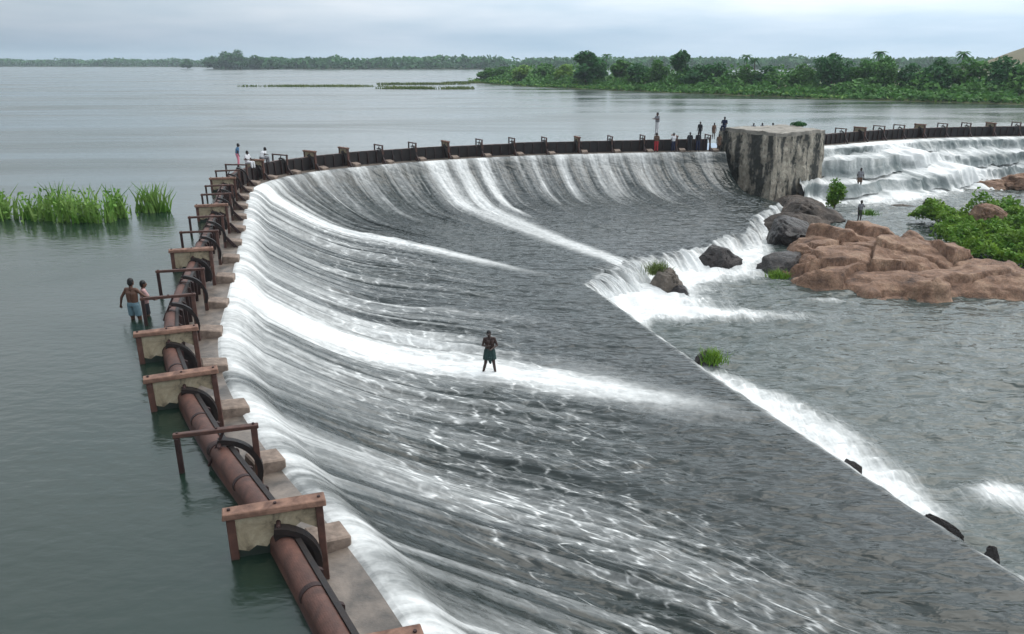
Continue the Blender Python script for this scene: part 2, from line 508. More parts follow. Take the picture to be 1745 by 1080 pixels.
# ================================================================== the dam line
CTRL = [(2.2, 0.2), (-0.6, 4.2), (-2.55, 7.05), (-4.15, 9.65), (-6.0, 12.2), (-7.8, 15.0), (-9.3, 17.8), (-10.4, 20.6), (-11.2, 23.4), (-12.0, 26.2), (-12.85, 29.1),
        (-13.75, 32.2), (-15.15, 37.0), (-16.35, 40.8), (-17.75, 45.8), (-18.45, 49.4), (-18.1, 53.0), (-16.7, 56.6), (-14.1, 59.7), (-9.3, 63.5),
        (-3.9, 66.5), (1.7, 68.7), (6.8, 69.9), (12.7, 71.0), (19.0, 71.7)]
def spline(pts, step=0.05):
    P = [Vector(p) for p in pts]
    P = [P[0] * 2 - P[1]] + P + [P[-1] * 2 - P[-2]]
    out = []
    for i in range(1, len(P) - 2):
        a, b_, c_, d_ = P[i - 1:i + 3]
        for k in range(40):
            t = k / 40
            out.append(0.5 * ((2 * b_) + (c_ - a) * t + (2 * a - 5 * b_ + 4 * c_ - d_) * t * t + (3 * b_ - a - 3 * c_ + d_) * t ** 3))
    out.append(P[-2])
    A = np.array([[p.x, p.y] for p in out])
    for _ in range(60):
        A[1:-1] = 0.25 * A[:-2] + 0.5 * A[1:-1] + 0.25 * A[2:]
    L = np.concatenate([[0], np.cumsum(np.linalg.norm(np.diff(A, axis=0), axis=1))])
    s = np.arange(0, L[-1], step)
    return s, np.stack([np.interp(s, L, A[:, 0]), np.interp(s, L, A[:, 1])], 1)
def normals(A):
    T = np.gradient(A, axis=0)
    T /= np.linalg.norm(T, axis=1)[:, None]
    k = 25
    Tp = np.pad(T, ((k, k), (0, 0)), mode='edge')
    T = np.stack([np.convolve(Tp[:, i], np.ones(2 * k + 1) / (2 * k + 1), mode='valid') for i in (0, 1)], 1)
    T /= np.linalg.norm(T, axis=1)[:, None]
    return T, np.stack([T[:, 1], -T[:, 0]], 1)     # tangent, downstream normal
US, UP = spline(CTRL)
UT, UN = normals(UP)
def line_at(P, S, s):
    return np.array([np.interp(s, S, P[:, 0]), np.interp(s, S, P[:, 1])])
def s_of(p):
    return US[np.argmin(np.linalg.norm(UP - np.array(p), axis=1))]

Z_CREST, Z_APRON, Z_POOL, OFF = -0.6, -3.55, -4.7, 1.9
# toe of the apron: (dam arc length, toe point, arrival direction)
TOE = [(US[0], (16.5, -3.5), (0.9, -0.45)), (s_of((-4.15, 9.65)), (14.3, 4.2), (0.85, -0.5)), (s_of((-8, 15.3)), (12.4, 10.2), (0.88, -0.45)),
       (s_of((-12.85, 29.1)), (7.05, 26.0), (0.95, -0.25)), (s_of((-15.1, 37)), (5.2, 32.6), (0.9, -0.4)), (s_of((-18.0, 47)), (3.7, 37.6), (0.85, -0.5)),
       (s_of((-15, 59)), (4.6, 39.4), (0.75, -0.65)), (s_of((-3.9, 66.5)), (6.8, 42.7), (0.5, -0.85)), (s_of((4, 69.3)), (11.6, 46.3), (0.4, -0.9)),
       (s_of((9, 70.4)), (15.1, 49.9), (0.35, -0.93)), (s_of((14, 71.2)), (18.2, 56.1), (0.3, -0.95)), (US[-1], (21.6, 62.0), (0.25, -0.97))]
def toe_at(s):
    ss = [t[0] for t in TOE]
    p = np.stack([np.interp(s, ss, [t[1][k] for t in TOE]) for k in (0, 1)], -1)
    d = np.stack([np.interp(s, ss, [t[2][k] for t in TOE]) for k in (0, 1)], -1)
    return p, d / np.linalg.norm(d, axis=-1, keepdims=True)
def face_drop(t):
    """share of the fall reached at t = distance / face length"""
    t = np.clip(t, 0, 1)
    a = 1 - (1 - t) ** 2.15
    return a * sstep(-0.02, 0.16, t)
def flow_grid(S, V):
    """S arc lengths (n), V 0..1 along the flow (m): plan points, distance run, height"""
    P0 = np.stack([np.interp(S, US, UP[:, k]) for k in (0, 1)], 1)
    Nn = np.stack([np.interp(S, US, UN[:, k]) for k in (0, 1)], 1)
    C = P0 + Nn * OFF
    T, D = toe_at(S)
    span = np.linalg.norm(T - C, axis=1)[:, None]
    B1 = C + Nn * span * 0.36
    B2 = T - D * span * 0.42
    t = V[None, :, None]
    X = (1 - t) ** 3 * C[:, None] + 3 * (1 - t) ** 2 * t * B1[:, None] + 3 * (1 - t) * t * t * B2[:, None] + t ** 3 * T[:, None]
    dd = np.linalg.norm(np.diff(X, axis=1), axis=2)
    dist = np.concatenate([np.zeros((len(S), 1)), np.cumsum(dd, axis=1)], axis=1)
    L = np.clip(dist[:, -1:] * 0.62, 3.0, 7.5)
    Z = Z_CREST - (Z_CREST - Z_APRON) * face_drop(dist / L) - 0.22 * (dist / dist[:, -1:])
    return X, dist, Z, D, L

# concrete of the weir -----------------------------------------------
weir = tag(empty('curved_weir', (0, 0, 0)), 'long curved concrete weir carrying the rusty shutters, smooth spillway face and apron', 'weir')
Sg = np.arange(0, US[-1], 0.5)
Vg = np.linspace(0, 1, 60) ** 1.25
X, dist, Z, D, L = flow_grid(Sg, Vg)
n, mm = Z.shape
X = X - D[:, None, :] * (0.55 * sstep(-2.0, 0, dist - dist[:, -1:]))[..., None]
Vt = np.concatenate([X, (Z - 0.42)[..., None]], axis=2)
face_end = int(np.argmax(Vg > 0.42))
def strip_solid(Vgrid, zb):
    n, m, _ = Vgrid.shape
    low = Vgrid.copy(); low[..., 2] = zb
    V = np.concatenate([Vgrid.reshape(-1, 3), low.reshape(-1, 3)])
    q = grid_quads(n, m); o = n * m
    Q = [q, q[:, ::-1] + o]
    i = np.arange(n - 1) * m
    Q.append(np.stack([i, i + o, i + m + o, i + m], 1)); e = i + m - 1
    Q.append(np.stack([e, e + m, e + m + o, e + o], 1))
    j = np.arange(m - 1)
    Q.append(np.stack([j, j + 1, j + 1 + o, j + o], 1)); e = (n - 1) * m + j
    Q.append(np.stack([e, e + o, e + 1 + o, e + 1], 1))
    return V, np.concatenate(Q)
V_, Q_ = strip_solid(Vt[:, :face_end], -6.0)
np_mesh('spillway_face', V_, Q_, M['weir'], weir, False)
V_, Q_ = strip_solid(Vt[:, face_end:], -6.0)
np_mesh('apron', V_, Q_, M['weir'], weir, False)   # its edge stays under the ragged lip of water
def band(S, offs_z, zb=None, P=UP, Sx=US, Nx=UN):
    """strip following a dam line: offs_z = [(offset, z), ...]"""
    P0 = np.stack([np.interp(S, Sx, P[:, k]) for k in (0, 1)], 1)
    Nn = np.stack([np.interp(S, Sx, Nx[:, k]) for k in (0, 1)], 1)
    G = np.stack([np.concatenate([P0 + Nn * o, np.full((len(S), 1), z)], 1) for o, z in offs_z], 1)
    return G
G = band(Sg, [(0.30, -0.62), (1.0, -0.60), (1.45, -0.62), (OFF - 0.08, -0.63), (OFF + 0.12, -0.72)])
V_, Q_ = strip_solid(G, -6.0)
np_mesh('sill', V_, Q_, M['sill'], weir, False)

# ================================================================== spillway water
Sw = np.arange(0, US[-1] + 0.001, 0.075)
Vw = np.concatenate([np.linspace(0, 1, 330) ** 1.18])
X, dist, Z, D, L = flow_grid(Sw, Vw)
# first row tucked under the sill edge
rag = (fnoise(Sw * 0.9, Sw * 0, 141, 4) - 0.5) * (0.16 + 1.5 * sstep(s_of((-17, 55)), s_of((-9, 63)), Sw))
X = X + D[:, None, :] * (rag[:, None] * sstep(-1.6, 0, dist - dist[:, -1:]))[..., None]
Z = Z + ((fnoise(Sw * 1.3, Sw * 0, 143, 3) - 0.5) * 0.5 * sstep(s_of((-17, 55)), s_of((-9, 63)), Sw))[:, None] * sstep(-1.6, 0, dist - dist[:, -1:])
Nw = np.stack([np.interp(Sw, US, UN[:, k]) for k in (0, 1)], 1)
X = np.concatenate([X[:, :1] - Nw[:, None, :] * 0.22, X], 1)
Z = np.concatenate([np.full((len(Sw), 1), -0.70), Z], 1)
dist = np.concatenate([np.zeros((len(Sw), 1)), dist], 1)
n, mm = Z.shape
S2 = np.repeat(Sw[:, None], mm, 1)
bands = [  # (crest arc, width, strength, run length)
    (s_of((-11.9, 25.9)), 0.85, 0.95, 21.5), (s_of((-12.6, 28.2)), 0.5, 0.35, 13), (s_of((-18.45, 49.4)), 1.3, 0.95, 26), (s_of((-7.2, 64.8)), 0.75, 0.75, 40),
    (s_of((-5.4, 65.8)), 0.7, 0.65, 40), (s_of((-3.6, 66.8)), 0.5, 0.5, 14), (s_of((1.0, 68.6)), 0.3, 0.34, 9), (s_of((3.6, 69.2)), 0.35, 0.34, 10), (s_of((7.6, 70.1)), 0.4, 0.30, 9),
    (s_of((10.4, 70.6)), 0.4, 0.30, 8), (s_of((-9.4, 18.0)), 0.4, 0.16, 12), (s_of((-7.6, 14.8)), 0.35, 0.18, 15), (s_of((-4.8, 10.6)), 0.3, 0.2, 14), (s_of((-3.2, 8.2)), 0.35, 0.2, 11)]
s_bend = s_of((-18.2, 51)); s_mid = s_of((-12, 26.2)); s_near = s_of((-6, 12.2))
leftness = 1 - sstep(s_bend - 3, s_bend + 5, S2)
nearness = 1 - sstep(s_mid - 9, s_mid - 2, S2)
F = 0.02 + leftness * (0.57 - 0.20 * nearness) * np.exp(-(dist / 11.0) ** 2) + (1 - leftness) * 0.44 * np.exp(-(dist / 9.0) ** 2)
F += 0.22 * np.exp(-(dist / 0.7) ** 2)
# splashes thrown up beside the crest blocks
for sk in [s_of((-4.15, 9.65)) + 3.06 * q_ + 0.35 for q_ in range(-2, 12)]:
    F += 0.36 * np.exp(-((S2 - sk) / 0.42) ** 2 - ((dist - 0.25) / 0.9) ** 2)
# lacy foam drifting on the near apron
F += 0.13 * (1 - sstep(s_near, s_near + 9, S2)) * sstep(5, 9, dist) * (1 - sstep(13, 18, dist))
F += 0.06 * leftness * (1 - sstep(15, 22, dist))
st = fnoise(S2 * 1.25, dist * 0.06, 3, 3) - 0.5
F += st * (0.80 - 0.1 * nearness) * np.exp(-(dist / 15) ** 2)
for c0, w0, a0, run in bands:
    wid = w0 * (1 + 0.06 * dist)
    wob = 0.35 * (fnoise(dist * 0.25, dist * 0 + c0, 5) - 0.5) * sstep(0, 6, dist)
    F += a0 * np.exp(-((S2 - c0 - wob) / wid) ** 2) * (1 - sstep(run * 0.55, run, dist))
dl = np.exp(-((fnoise(S2 * 0.75, dist * 0.035, 15, 2) - 0.5) / 0.035) ** 2)      # dark troughs between the ridges
F -= 0.34 * dl * leftness * sstep(0.3, 1.5, dist) * (1 - sstep(9, 15, dist))
dl2 = np.exp(-((fnoise(S2 * 1.6, dist * 0.05, 17, 2) - 0.5) / 0.05) ** 2)
F -= 0.20 * dl2 * sstep(0.3, 1.5, dist) * (1 - sstep(6, 12, dist))
LACE = np.clip((1 - sstep(s_mid - 7, s_mid, S2)) * sstep(2.5, 7.0, dist) * (1 - sstep(10.5, 16, dist)) * (0.35 + 0.65 * sstep(0.35, 0.6, fnoise(S2 * 0.35, dist * 0.25, 131, 2))), 0, 1)
LACE = np.clip(LACE + 0.65 * leftness * sstep(1.5, 5.0, dist) * (1 - sstep(10, 17, dist)), 0, 1)
F -= 0.16 * sstep(US[-1] - 6, US[-1] - 1.5, S2)
F += 0.30 * np.exp(-((dist - dist[:, -1:]) / 0.16) ** 2)      # white lip at the toe
F += 0.55 * np.exp(-((X[..., 0] + 0.75) / 0.55) ** 2 - ((X[..., 1] - 25.5) / 0.28) ** 2)      # wash round the wader's feet
corner = s_of((-12, 61.5))
F += 0.5 * np.exp(-((S2 - corner) / 7) ** 2) * sstep(-1.6, -0.2, dist - dist[:, -1:])
F = np.where(F > 0.75, 0.75 + (F - 0.75) * 0.45, F)
F = np.clip(F, 0, 1.0)
# ridges along the flow and standing ripples
ridge = (fnoise(S2 * 1.35, dist * 0.05, 3, 4) - 0.5) * 0.55 * np.exp(-((dist - 5) / 6.5) ** 2)
rip = (fnoise(X[..., 0] * 0.9, X[..., 1] * 2.0, 21, 3) - 0.5) * 0.15 * sstep(3, 9, dist) * sstep(0.05, 1.2, dist[:, -1:] - dist)
Z = Z + ridge * sstep(0.0, 1.8, dist) * sstep(0.05, 1.5, dist[:, -1:] - dist) + rip + 0.07 * np.clip(F, 0, 1) * sstep(0.3, 2, dist) * sstep(0.05, 1.2, dist[:, -1:] - dist)
Vt = np.concatenate([X, Z[..., None]], 2)
flow = np.stack([S2, dist, dist * 0], 2)
# the lip falls over the toe into the pool
K = 16
tt = np.linspace(0, 1, K + 1)[1:]
reach = 0.75 + 0.5 * fnoise(S2[:, :1] * 0.8, S2[:, :1] * 0, 9) + 1.1 * sstep(s_of((-18, 47)) - 2, s_of((-15, 59)), S2[:, :1]) * (0.35 + fnoise(S2[:, :1] * 0.7, S2[:, :1] * 0, 12))
fx = X[:, -1:, :] + D[:, None, :] * (tt[None, :, None] * reach[..., None])
fz = Z[:, -1:] - (Z[:, -1:] - (Z_POOL - 0.12)) * tt[None, :] ** 1.8
fz = fz + (fnoise(S2[:, :1] * 3.0 + tt * 0, tt[None] * 2.0 + S2[:, :1] * 0, 31) - 0.5) * (0.18 + 0.5 * sstep(s_of((-18, 47)) - 2, s_of((-15, 59)), S2[:, :1])) * np.sin(tt * math.pi)[None]
Vt = np.concatenate([Vt, np.concatenate([fx, fz[..., None]], 2)], 1)
flow = np.concatenate([flow, np.stack([np.repeat(Sw[:, None], K, 1), dist[:, -1:] + tt[None] * 1.2, np.zeros((n, K))], 2)], 1)
lipf = np.interp(Sw, [0, s_of((-8, 15.3)), s_of((-10.3, 20.8)), s_of((-10.8, 22.4)), s_of((-12.7, 28.6)), s_of((-14, 33)), s_of((-18, 47)), s_of((-4, 66.5)), US[-1]], [0.8, 0.8, 0.65, 1.0, 1.0, 0.75, 1.0, 1.0, 0.8])
F = np.concatenate([F, np.clip(lipf[:, None] * (0.62 + 0.6 * tt[None]) + (fnoise(S2[:, :1] * 2.6 + 0 * tt, tt[None] * 0.5 + 0 * S2[:, :1], 35, 3) - 0.5) * 1.0 * (1 - 0.6 * tt[None]), 0, 1.2)], 1)
o = np_mesh('spillway_water', Vt.reshape(-1, 3), grid_quads(n, mm + K), M['spill'], None, True, {'foam': F, 'lace': np.concatenate([LACE, np.zeros((n, K))], 1)}, flow.reshape(-1, 3))
tag(o, kind='structure')

# ================================================================== lower pool
x = np.arange(2.0, 80.01, 0.16); y = np.arange(-8, 84.01, 0.16)
gx, gy = np.meshgrid(x, y, indexing='ij')
toeP, _ = toe_at(Sw)
# distance to the toe line and the foam there
dt = np.full(gx.shape, 1e9, dtype=np.float32); wt_ = np.zeros(gx.shape, dtype=np.float32)
seg_s = np.concatenate([np.arange(0, US[-1], 0.6), [US[-1]]])
seg_p, seg_d = toe_at(seg_s)
seg_f = np.interp(seg_s, Sw, lipf)
wide = np.interp(seg_s, [0, s_of((-8, 15.3)), s_of((-10.3, 20.8)), s_of((-10.8, 22.4)), s_of((-12.0, 26.0)), s_of((-12.8, 28.9)), s_of((-13.6, 31)), s_of((-15.1, 37)), s_of((-18, 47)), s_of((-4, 66.5)), US[-1]],
                 [1.2, 1.0, 0.3, 1.7, 2.5, 1.5, 0.25, 0.35, 2.4, 2.6, 0.9])
for p, q, dvec, f_, w_ in zip(seg_p[:-1], seg_p[1:], seg_d[:-1], seg_f, wide):
    ix0 = np.searchsorted(x, min(p[0], q[0]) - 6); ix1 = np.searchsorted(x, max(p[0], q[0]) + 6)
    iy0 = np.searchsorted(y, min(p[1], q[1]) - 6); iy1 = np.searchsorted(y, max(p[1], q[1]) + 6)
    if ix1 <= ix0 or iy1 <= iy0: continue
    sx, sy = gx[ix0:ix1, iy0:iy1], gy[ix0:ix1, iy0:iy1]
    e = q - p; ll = max(e @ e, 1e-9)
    t = np.clip(((sx - p[0]) * e[0] + (sy - p[1]) * e[1]) / ll, 0, 1)
    d = np.hypot(sx - p[0] - e[0] * t, sy - p[1] - e[1] * t)
    v = f_ * np.exp(-(np.maximum(d - 0.8, 0) / w_) ** 4)
    wt_[ix0:ix1, iy0:iy1] = np.maximum(wt_[ix0:ix1, iy0:iy1], v)
F = wt_ * 0.95 + 0.02
def blob(cx, cy, rx, ry, ang, a):
    global F
    c, s = math.cos(R(ang)), math.sin(R(ang))
    u = ((gx - cx) * c + (gy - cy) * s) / rx; v = (-(gx - cx) * s + (gy - cy) * c) / ry
    F = F + a * np.exp(-(u * u + v * v))
blob(7.2, 36.6, 3.0, 2.2, -8, 0.9); blob(15.2, 46.2, 1.8, 2.4, 20, 0.7); blob(11.2, 35.2, 4.2, 0.9, -4, 0.75); blob(9.0, 39.5, 3.0, 2.6, 20, 0.6); blob(11.2, 42.2, 3.4, 1.3, 10, 0.7); blob(14.2, 43.5, 1.6, 1.6, 0, 0.5)
blob(13.8, 19.0, 1.1, 0.8, 20, 0.8); blob(15.2, 18.2, 1.5, 0.9, 10, 0.55); blob(17.2, 26.3, 1.3, 0.25, -4, 0.4); blob(16.5, 37.4, 1.3, 0.35, -10, 0.65); blob(11.5, 28.8, 3, 0.3, -5, 0.22)
blob(31.5, 67.5, 5.5, 3.5, 15, 0.75); blob(38, 71, 6.5, 2.6, 22, 0.8); blob(50, 77, 12, 2.0, 4, 0.6); blob(30.5, 61.5, 6, 0.5, 3, 0.35)
F += (fnoise(gx * 0.35, gy * 0.9, 41, 3) - 0.5) * 0.16
zz = Z_POOL + (fnoise(gx * 0.75, gy * 1.4, 51, 3) - 0.5) * 0.22 + (0.5 - np.abs(fnoise(gx * 0.6 + gy * 0.2, gy * 1.5, 57, 3) - 0.5) * 2) * 0.20 + np.clip(F, 0, 1) * (fnoise(gx * 1.6, gy * 1.6, 61, 3) - 0.35) * 0.45
n, mm = gx.shape
o = np_mesh('pool_water', np.stack([gx, gy, zz], 2).reshape(-1, 3), grid_quads(n, mm), M['pool'], None, True, {'foam': np.clip(F, 0, 1.2), 'lace': sstep(0.1, 0.5, F)}, np.stack([gx, gy * 0.6, gx * 0], 2).reshape(-1, 3))
tag(o, kind='structure')

# ================================================================== the second weir, beyond the pier
CTRL2 = [(27.0, 74.2), (31.1, 77.6), (38.7, 82.2), (46.6, 85.2), (56.5, 86.8), (66, 87.0), (80, 86.0)]
S2s, P2 = spline(CTRL2)
T2, N2 = normals(P2)
w_ = (1 - sstep(1.5, 9.0, S2s))[:, None]
N2 = N2 * (1 - w_) + np.array([-0.22, -0.97]) * w_
N2 /= np.linalg.norm(N2, axis=1)[:, None]
weir2 = tag(empty('stepped_weir', (31.1, 77.6, 0)), 'distant stepped weir beyond the pier with white water tumbling down its tiers', 'weir')
weir2.location = (0, 0, 0)
sg = np.arange(0, S2s[-1], 0.5)
steps = [(1.9, -0.62), (3.0, -0.75), (3.5, -1.75), (5.6, -1.95), (6.1, -3.05), (8.6, -3.25), (9.2, -4.5), (12.0, -4.95)]
V_, Q_ = strip_solid(band(sg, [(0.3, -0.62), (1.9, -0.66)], P=P2, Sx=S2s, Nx=N2), -6.0)
np_mesh('sill', V_, Q_, M['sill'], weir2, False)
for k in range(0, 6, 2):
    a_, b_ = steps[k], steps[k + 1]
    V_, Q_ = strip_solid(band(sg, [(a_[0] + 0.01, a_[1] - 0.25), (b_[0] - 0.1, b_[1] - 0.25)], P=P2, Sx=S2s, Nx=N2), -6.0)
    np_mesh('tier', V_, Q_, M['weir'], weir2, False).location.z = -0.75
sg = np.arange(0, S2s[-1], 0.12)
prof_o = np.array([s[0] for s in steps]); prof_z = np.array([s[1] for s in steps])
par = np.linspace(0, len(steps) - 1, 120)
oo = np.interp(par, np.arange(len(steps)), prof_o); pz = np.interp(par, np.arange(len(steps)), prof_z)
pz = 0.80 * pz + 0.20 * np.interp(oo, [1.9, 12.0], [-0.62, -4.95])
sgg, pp = np.meshgrid(sg, par, indexing='ij')
jit = (fnoise(sgg * 0.45, np.floor(pp / 2) * 5.0 + 0 * sgg, 71, 3) - 0.5)
O2 = oo[None] + jit * 3.2 * sstep(0.8, 2.2, pp) + (fnoise(sgg * 2.2, pp * 1.5, 75, 2) - 0.5) * 0.35
Z2 = pz[None] + (fnoise(sgg * 1.5, pp * 1.2, 73, 3) - 0.5) * 0.6 * sstep(0.5, 2, pp) + (fnoise(sgg * 0.16, pp * 0.0 + np.floor((pp + 1) / 2) * 3.0, 79, 2) - 0.5) * 1.1 * sstep(1.5, 2.5, pp) * (1 - sstep(6, 7, pp))
P0 = np.stack([np.interp(sg, S2s, P2[:, k]) for k in (0, 1)], 1)
Nn = np.stack([np.interp(sg, S2s, N2[:, k]) for k in (0, 1)], 1)
XY = P0[:, None, :] + Nn[:, None, :] * O2[..., None]
F2 = 0.62 + 0.24 * np.sin(pp * math.pi + 0.4) + (fnoise(sgg * 1.7, pp * 0.35, 77, 3) - 0.5) * 0.75
s_g = 10.5 + pp * 1.3
F2 += 0.85 * np.exp(-((sgg - s_g) / 3.2) ** 2)
Z2 += 0.55 * np.exp(-((sgg - s_g) / 2.4) ** 2) * sstep(0.8, 2.5, pp) * (1 - sstep(6, 7, pp))
F2 += 0.35 * sstep(5.5, 7, pp)
o = np_mesh('cascade_water', np.concatenate([XY, Z2[..., None]], 2).reshape(-1, 3), grid_quads(*pp.shape), M['cascade'], None, True, {'foam': np.clip(F2, 0, 1.3)}, np.stack([sgg, pp * 1.2, pp * 0], 2).reshape(-1, 3))
tag(o, kind='structure')

# ================================================================== reservoir
def offset_line(P, Nx, off, stride):
    return [tuple(p + q * off) for p, q in zip(P[::stride], Nx[::stride])]
ring = offset_line(UP, UN, 0.50, 20)
ring += [(19.6, 72.6), (26.6, 75.4)]
ring += offset_line(P2, N2, 0.50, 20)[1:]
ring += [(110, 84), (2600, 60), (2600, 3200), (-2600, 3200), (-2600, -60), (3, -6)]
tri = mgeo.tessellate_polygon([[Vector((p[0], p[1], 0)) for p in ring]])
rv = [(p[0], p[1], 0.0) for p in ring]
o = mesh_obj('reservoir_water', rv, tri, M['reservoir'])
bm = bmesh.new(); bm.from_mesh(o.data)
bmesh.ops.recalc_face_normals(bm, faces=bm.faces)
if bm.faces[0].normal.z < 0:
    bmesh.ops.reverse_faces(bm, faces=bm.faces)
bm.to_mesh(o.data); bm.free()
tag(o, kind='structure')

# ================================================================== gate frames and shutters along the crest
rnd = random.Random(5)
ORD = ['first', 'second', 'third', 'fourth', 'fifth', 'sixth', 'seventh', 'eighth', 'ninth', 'tenth', 'eleventh', 'twelfth', 'thirteenth', 'fourteenth', 'fifteenth',
       'sixteenth', 'seventeenth', 'eighteenth', 'nineteenth', 'twentieth', 'twenty-first', 'twenty-second', 'twenty-third', 'twenty-fourth', 'twenty-fifth',
       'twenty-sixth', 'twenty-seventh', 'twenty-eighth', 'twenty-ninth', 'thirtieth', 'thirty-first', 'thirty-second', 'thirty-third', 'thirty-fourth']
ZT = 0.80       # top of the frames
# local frame: x downstream, y along the dam (away from the camera), z up from reservoir level
def arc_sector(x0, z0, r0, r1, a0, a1, n=12):
    out = [(x0 + r1 * math.cos(R(a0 + (a1 - a0) * k / n)), z0 + r1 * math.sin(R(a0 + (a1 - a0) * k / n))) for k in range(n + 1)]
    inn = [(x0 + r0 * math.cos(R(a1 + (a0 - a1) * k / n)), z0 + r0 * math.sin(R(a1 + (a0 - a1) * k / n))) for k in range(n + 1)]
    return out + inn
def make_frame(panel, strut=True):
    r = empty('gate_frame')
    if panel:
        beam = MB().box(-0.06, 1.40, -0.12, 0.12, ZT - 0.11, ZT, 0.012, 0.014, rnd).build('top_beam', M['rust_top'], r)
        MB().box(-0.02, 0.10, -0.08, 0.08, -0.9, ZT - 0.09, 0.01).build('post', M['rust'], r)
        MB().box(1.25, 1.36, -0.08, 0.08, -0.62, ZT - 0.09, 0.01).build('post', M['rust'], r)
        # plastered infill, broken along its lower edge where the shutter swings
        prof = [(0.10, 0.13), (0.10, ZT - 0.09), (1.25, ZT - 0.09), (1.25, 0.30), (1.02, 0.44), (0.88, 0.34), (0.72, 0.22), (0.58, 0.20), (0.50, 0.11), (0.36, 0.16), (0.24, 0.08)]
        MB().extrude(prof, -0.03, 0.05).build('infill_panel', M['cream'], r)
        MB().box(0.10, 0.56, -0.028, 0.048, -0.9, 0.20).build('stain_reflection_base', M['stain_reflection'], r)  # wet stain band, its dark colour also standing in for the water reflection
        web = [(0.62, 0.36)] + [(0.62 + 0.66 * math.cos(R(a)), -0.16 + 0.66 * math.sin(R(a))) for a in (88, 75, 60, 45, 30, 15, 0, -18)] + [(0.80, -0.5)]
        MB().extrude(web, -0.20, -0.12).build('counterweight', M['black_iron_and_shade'], r)
        MB().extrude(arc_sector(0.62, -0.16, 0.57, 0.66, 88, -22), -0.24, -0.08).build('curved_arm', M['black_iron_and_shade'], r)
    else:
        beam = MB().box(-0.05, 1.40, -0.055, 0.055, ZT - 0.085, ZT, 0.012, 0.01, rnd).build('top_beam', M['rust'], r)
        MB().box(-0.03, 0.06, -0.05, 0.05, -0.9, ZT - 0.085, 0.01).build('post', M['rust_dark'], r)
        MB().box(1.26, 1.37, -0.055, 0.055, -0.62, ZT - 0.085, 0.01).build('post', M['rust'], r)
        MB().tube((0.78, 0, ZT - 0.1), (0.48, -0.03, 0.10), 0.028, 0.028, 8).build('brace', M['rust_dark'], r)
        MB().extrude(arc_sector(0.70, -0.12, 0.60, 0.70, 92, -22), -0.06, 0.06).build('curved_arm', M['black_iron_and_shade'], r)
    for bx_ in (0.03, 0.68, 1.31):
        MB().tube((bx_, 0, ZT - 0.01), (bx_, 0, ZT + 0.022), 0.026, 0.022, 8, False).build('bolt', M['rust_dark'], beam)
    MB().tube((0.70, -0.16, 0.50), (0.70, 0.16, 0.50), 0.035, 0.035, 8).build('hinge_pin', M['rust_dark'], r)
    # strut down to the crest
    if strut: MB().extrude([(1.34, -0.12), (1.42, -0.12), (1.84, -0.62), (1.70, -0.66), (1.36, -0.24)], -0.05, 0.05).build('strut', M['rust_dark'], r)
    return r
def make_shutter(L):
    r = empty('shutter')
    # rounded drum-like plate, hinged on the sill
    cxx, czz, rr_ = 0.68, 0.20, 0.175
    pts = [(0.56, -0.66), (0.50, -0.3)] + [(cxx + rr_ * math.cos(R(a_)), czz + rr_ * math.sin(R(a_))) for a_ in range(190, 29, -10)]
    inner = [(x_ + (cxx - x_) * 0.12, z_ + (czz - z_) * 0.12 if k_ > 1 else z_) for k_, (x_, z_) in enumerate(pts)]
    MB().extrude(pts + inner[::-1], 0.03, L - 0.03).build('plate', M['rust'], r, False)
    plate_ = r.children[0]
    for fy in (0.10, L * 0.5, L - 0.10):
        ring_ = [(cxx + (x_ - cxx) * 1.07, czz + (z_ - czz) * 1.07) for x_, z_ in pts[2:]]
        MB().extrude(ring_ + pts[2:][::-1], fy - 0.04, fy + 0.04).build('joint_band', M['rust_dark'], plate_)
    MB().extrude([(0.80, -0.64), (0.86, -0.64), (0.88, 0.36), (0.80, 0.36)], 0.04, L - 0.04).build('back_sheet', M['black_iron_and_shade'], r)  # dark wet rust, with the downstream side's shade put into the colour
    for k in range(4):
        yy = 0.35 + (L - 0.7) * k / 3
        MB().extrude([(0.85, -0.62), (0.97, -0.60), (0.96, 0.26), (0.87, 0.32)], yy - 0.035, yy + 0.035).build('rib', M['rust_dark'], r)  # ribs coloured the same way, dark rust plus painted-in shade
    return r
STEP = 3.06
s0 = s_of((-4.15, 9.65)) - STEP
PANEL = {1, 3, 4, 7, 10, 13, 16, 18, 19, 22, 26, 29}
fr_s = [s0 + STEP * k - (0.3 if k == 0 else 0) for k in range(-1, 40) if s0 + STEP * k < US[-1] - 0.4]
proto = {}
CAM_FRAMES = []
sh_proto = None
blk = None
def frame_dir(s):
    nx = np.interp(s, US, UN[:, 0]); ny = np.interp(s, US, UN[:, 1])
    a = math.atan2(ny, nx)
    w = 1 - float(sstep(s0 + 4, s0 + 20, np.array(s)))
    return a * (1 - w) + R(17) * w
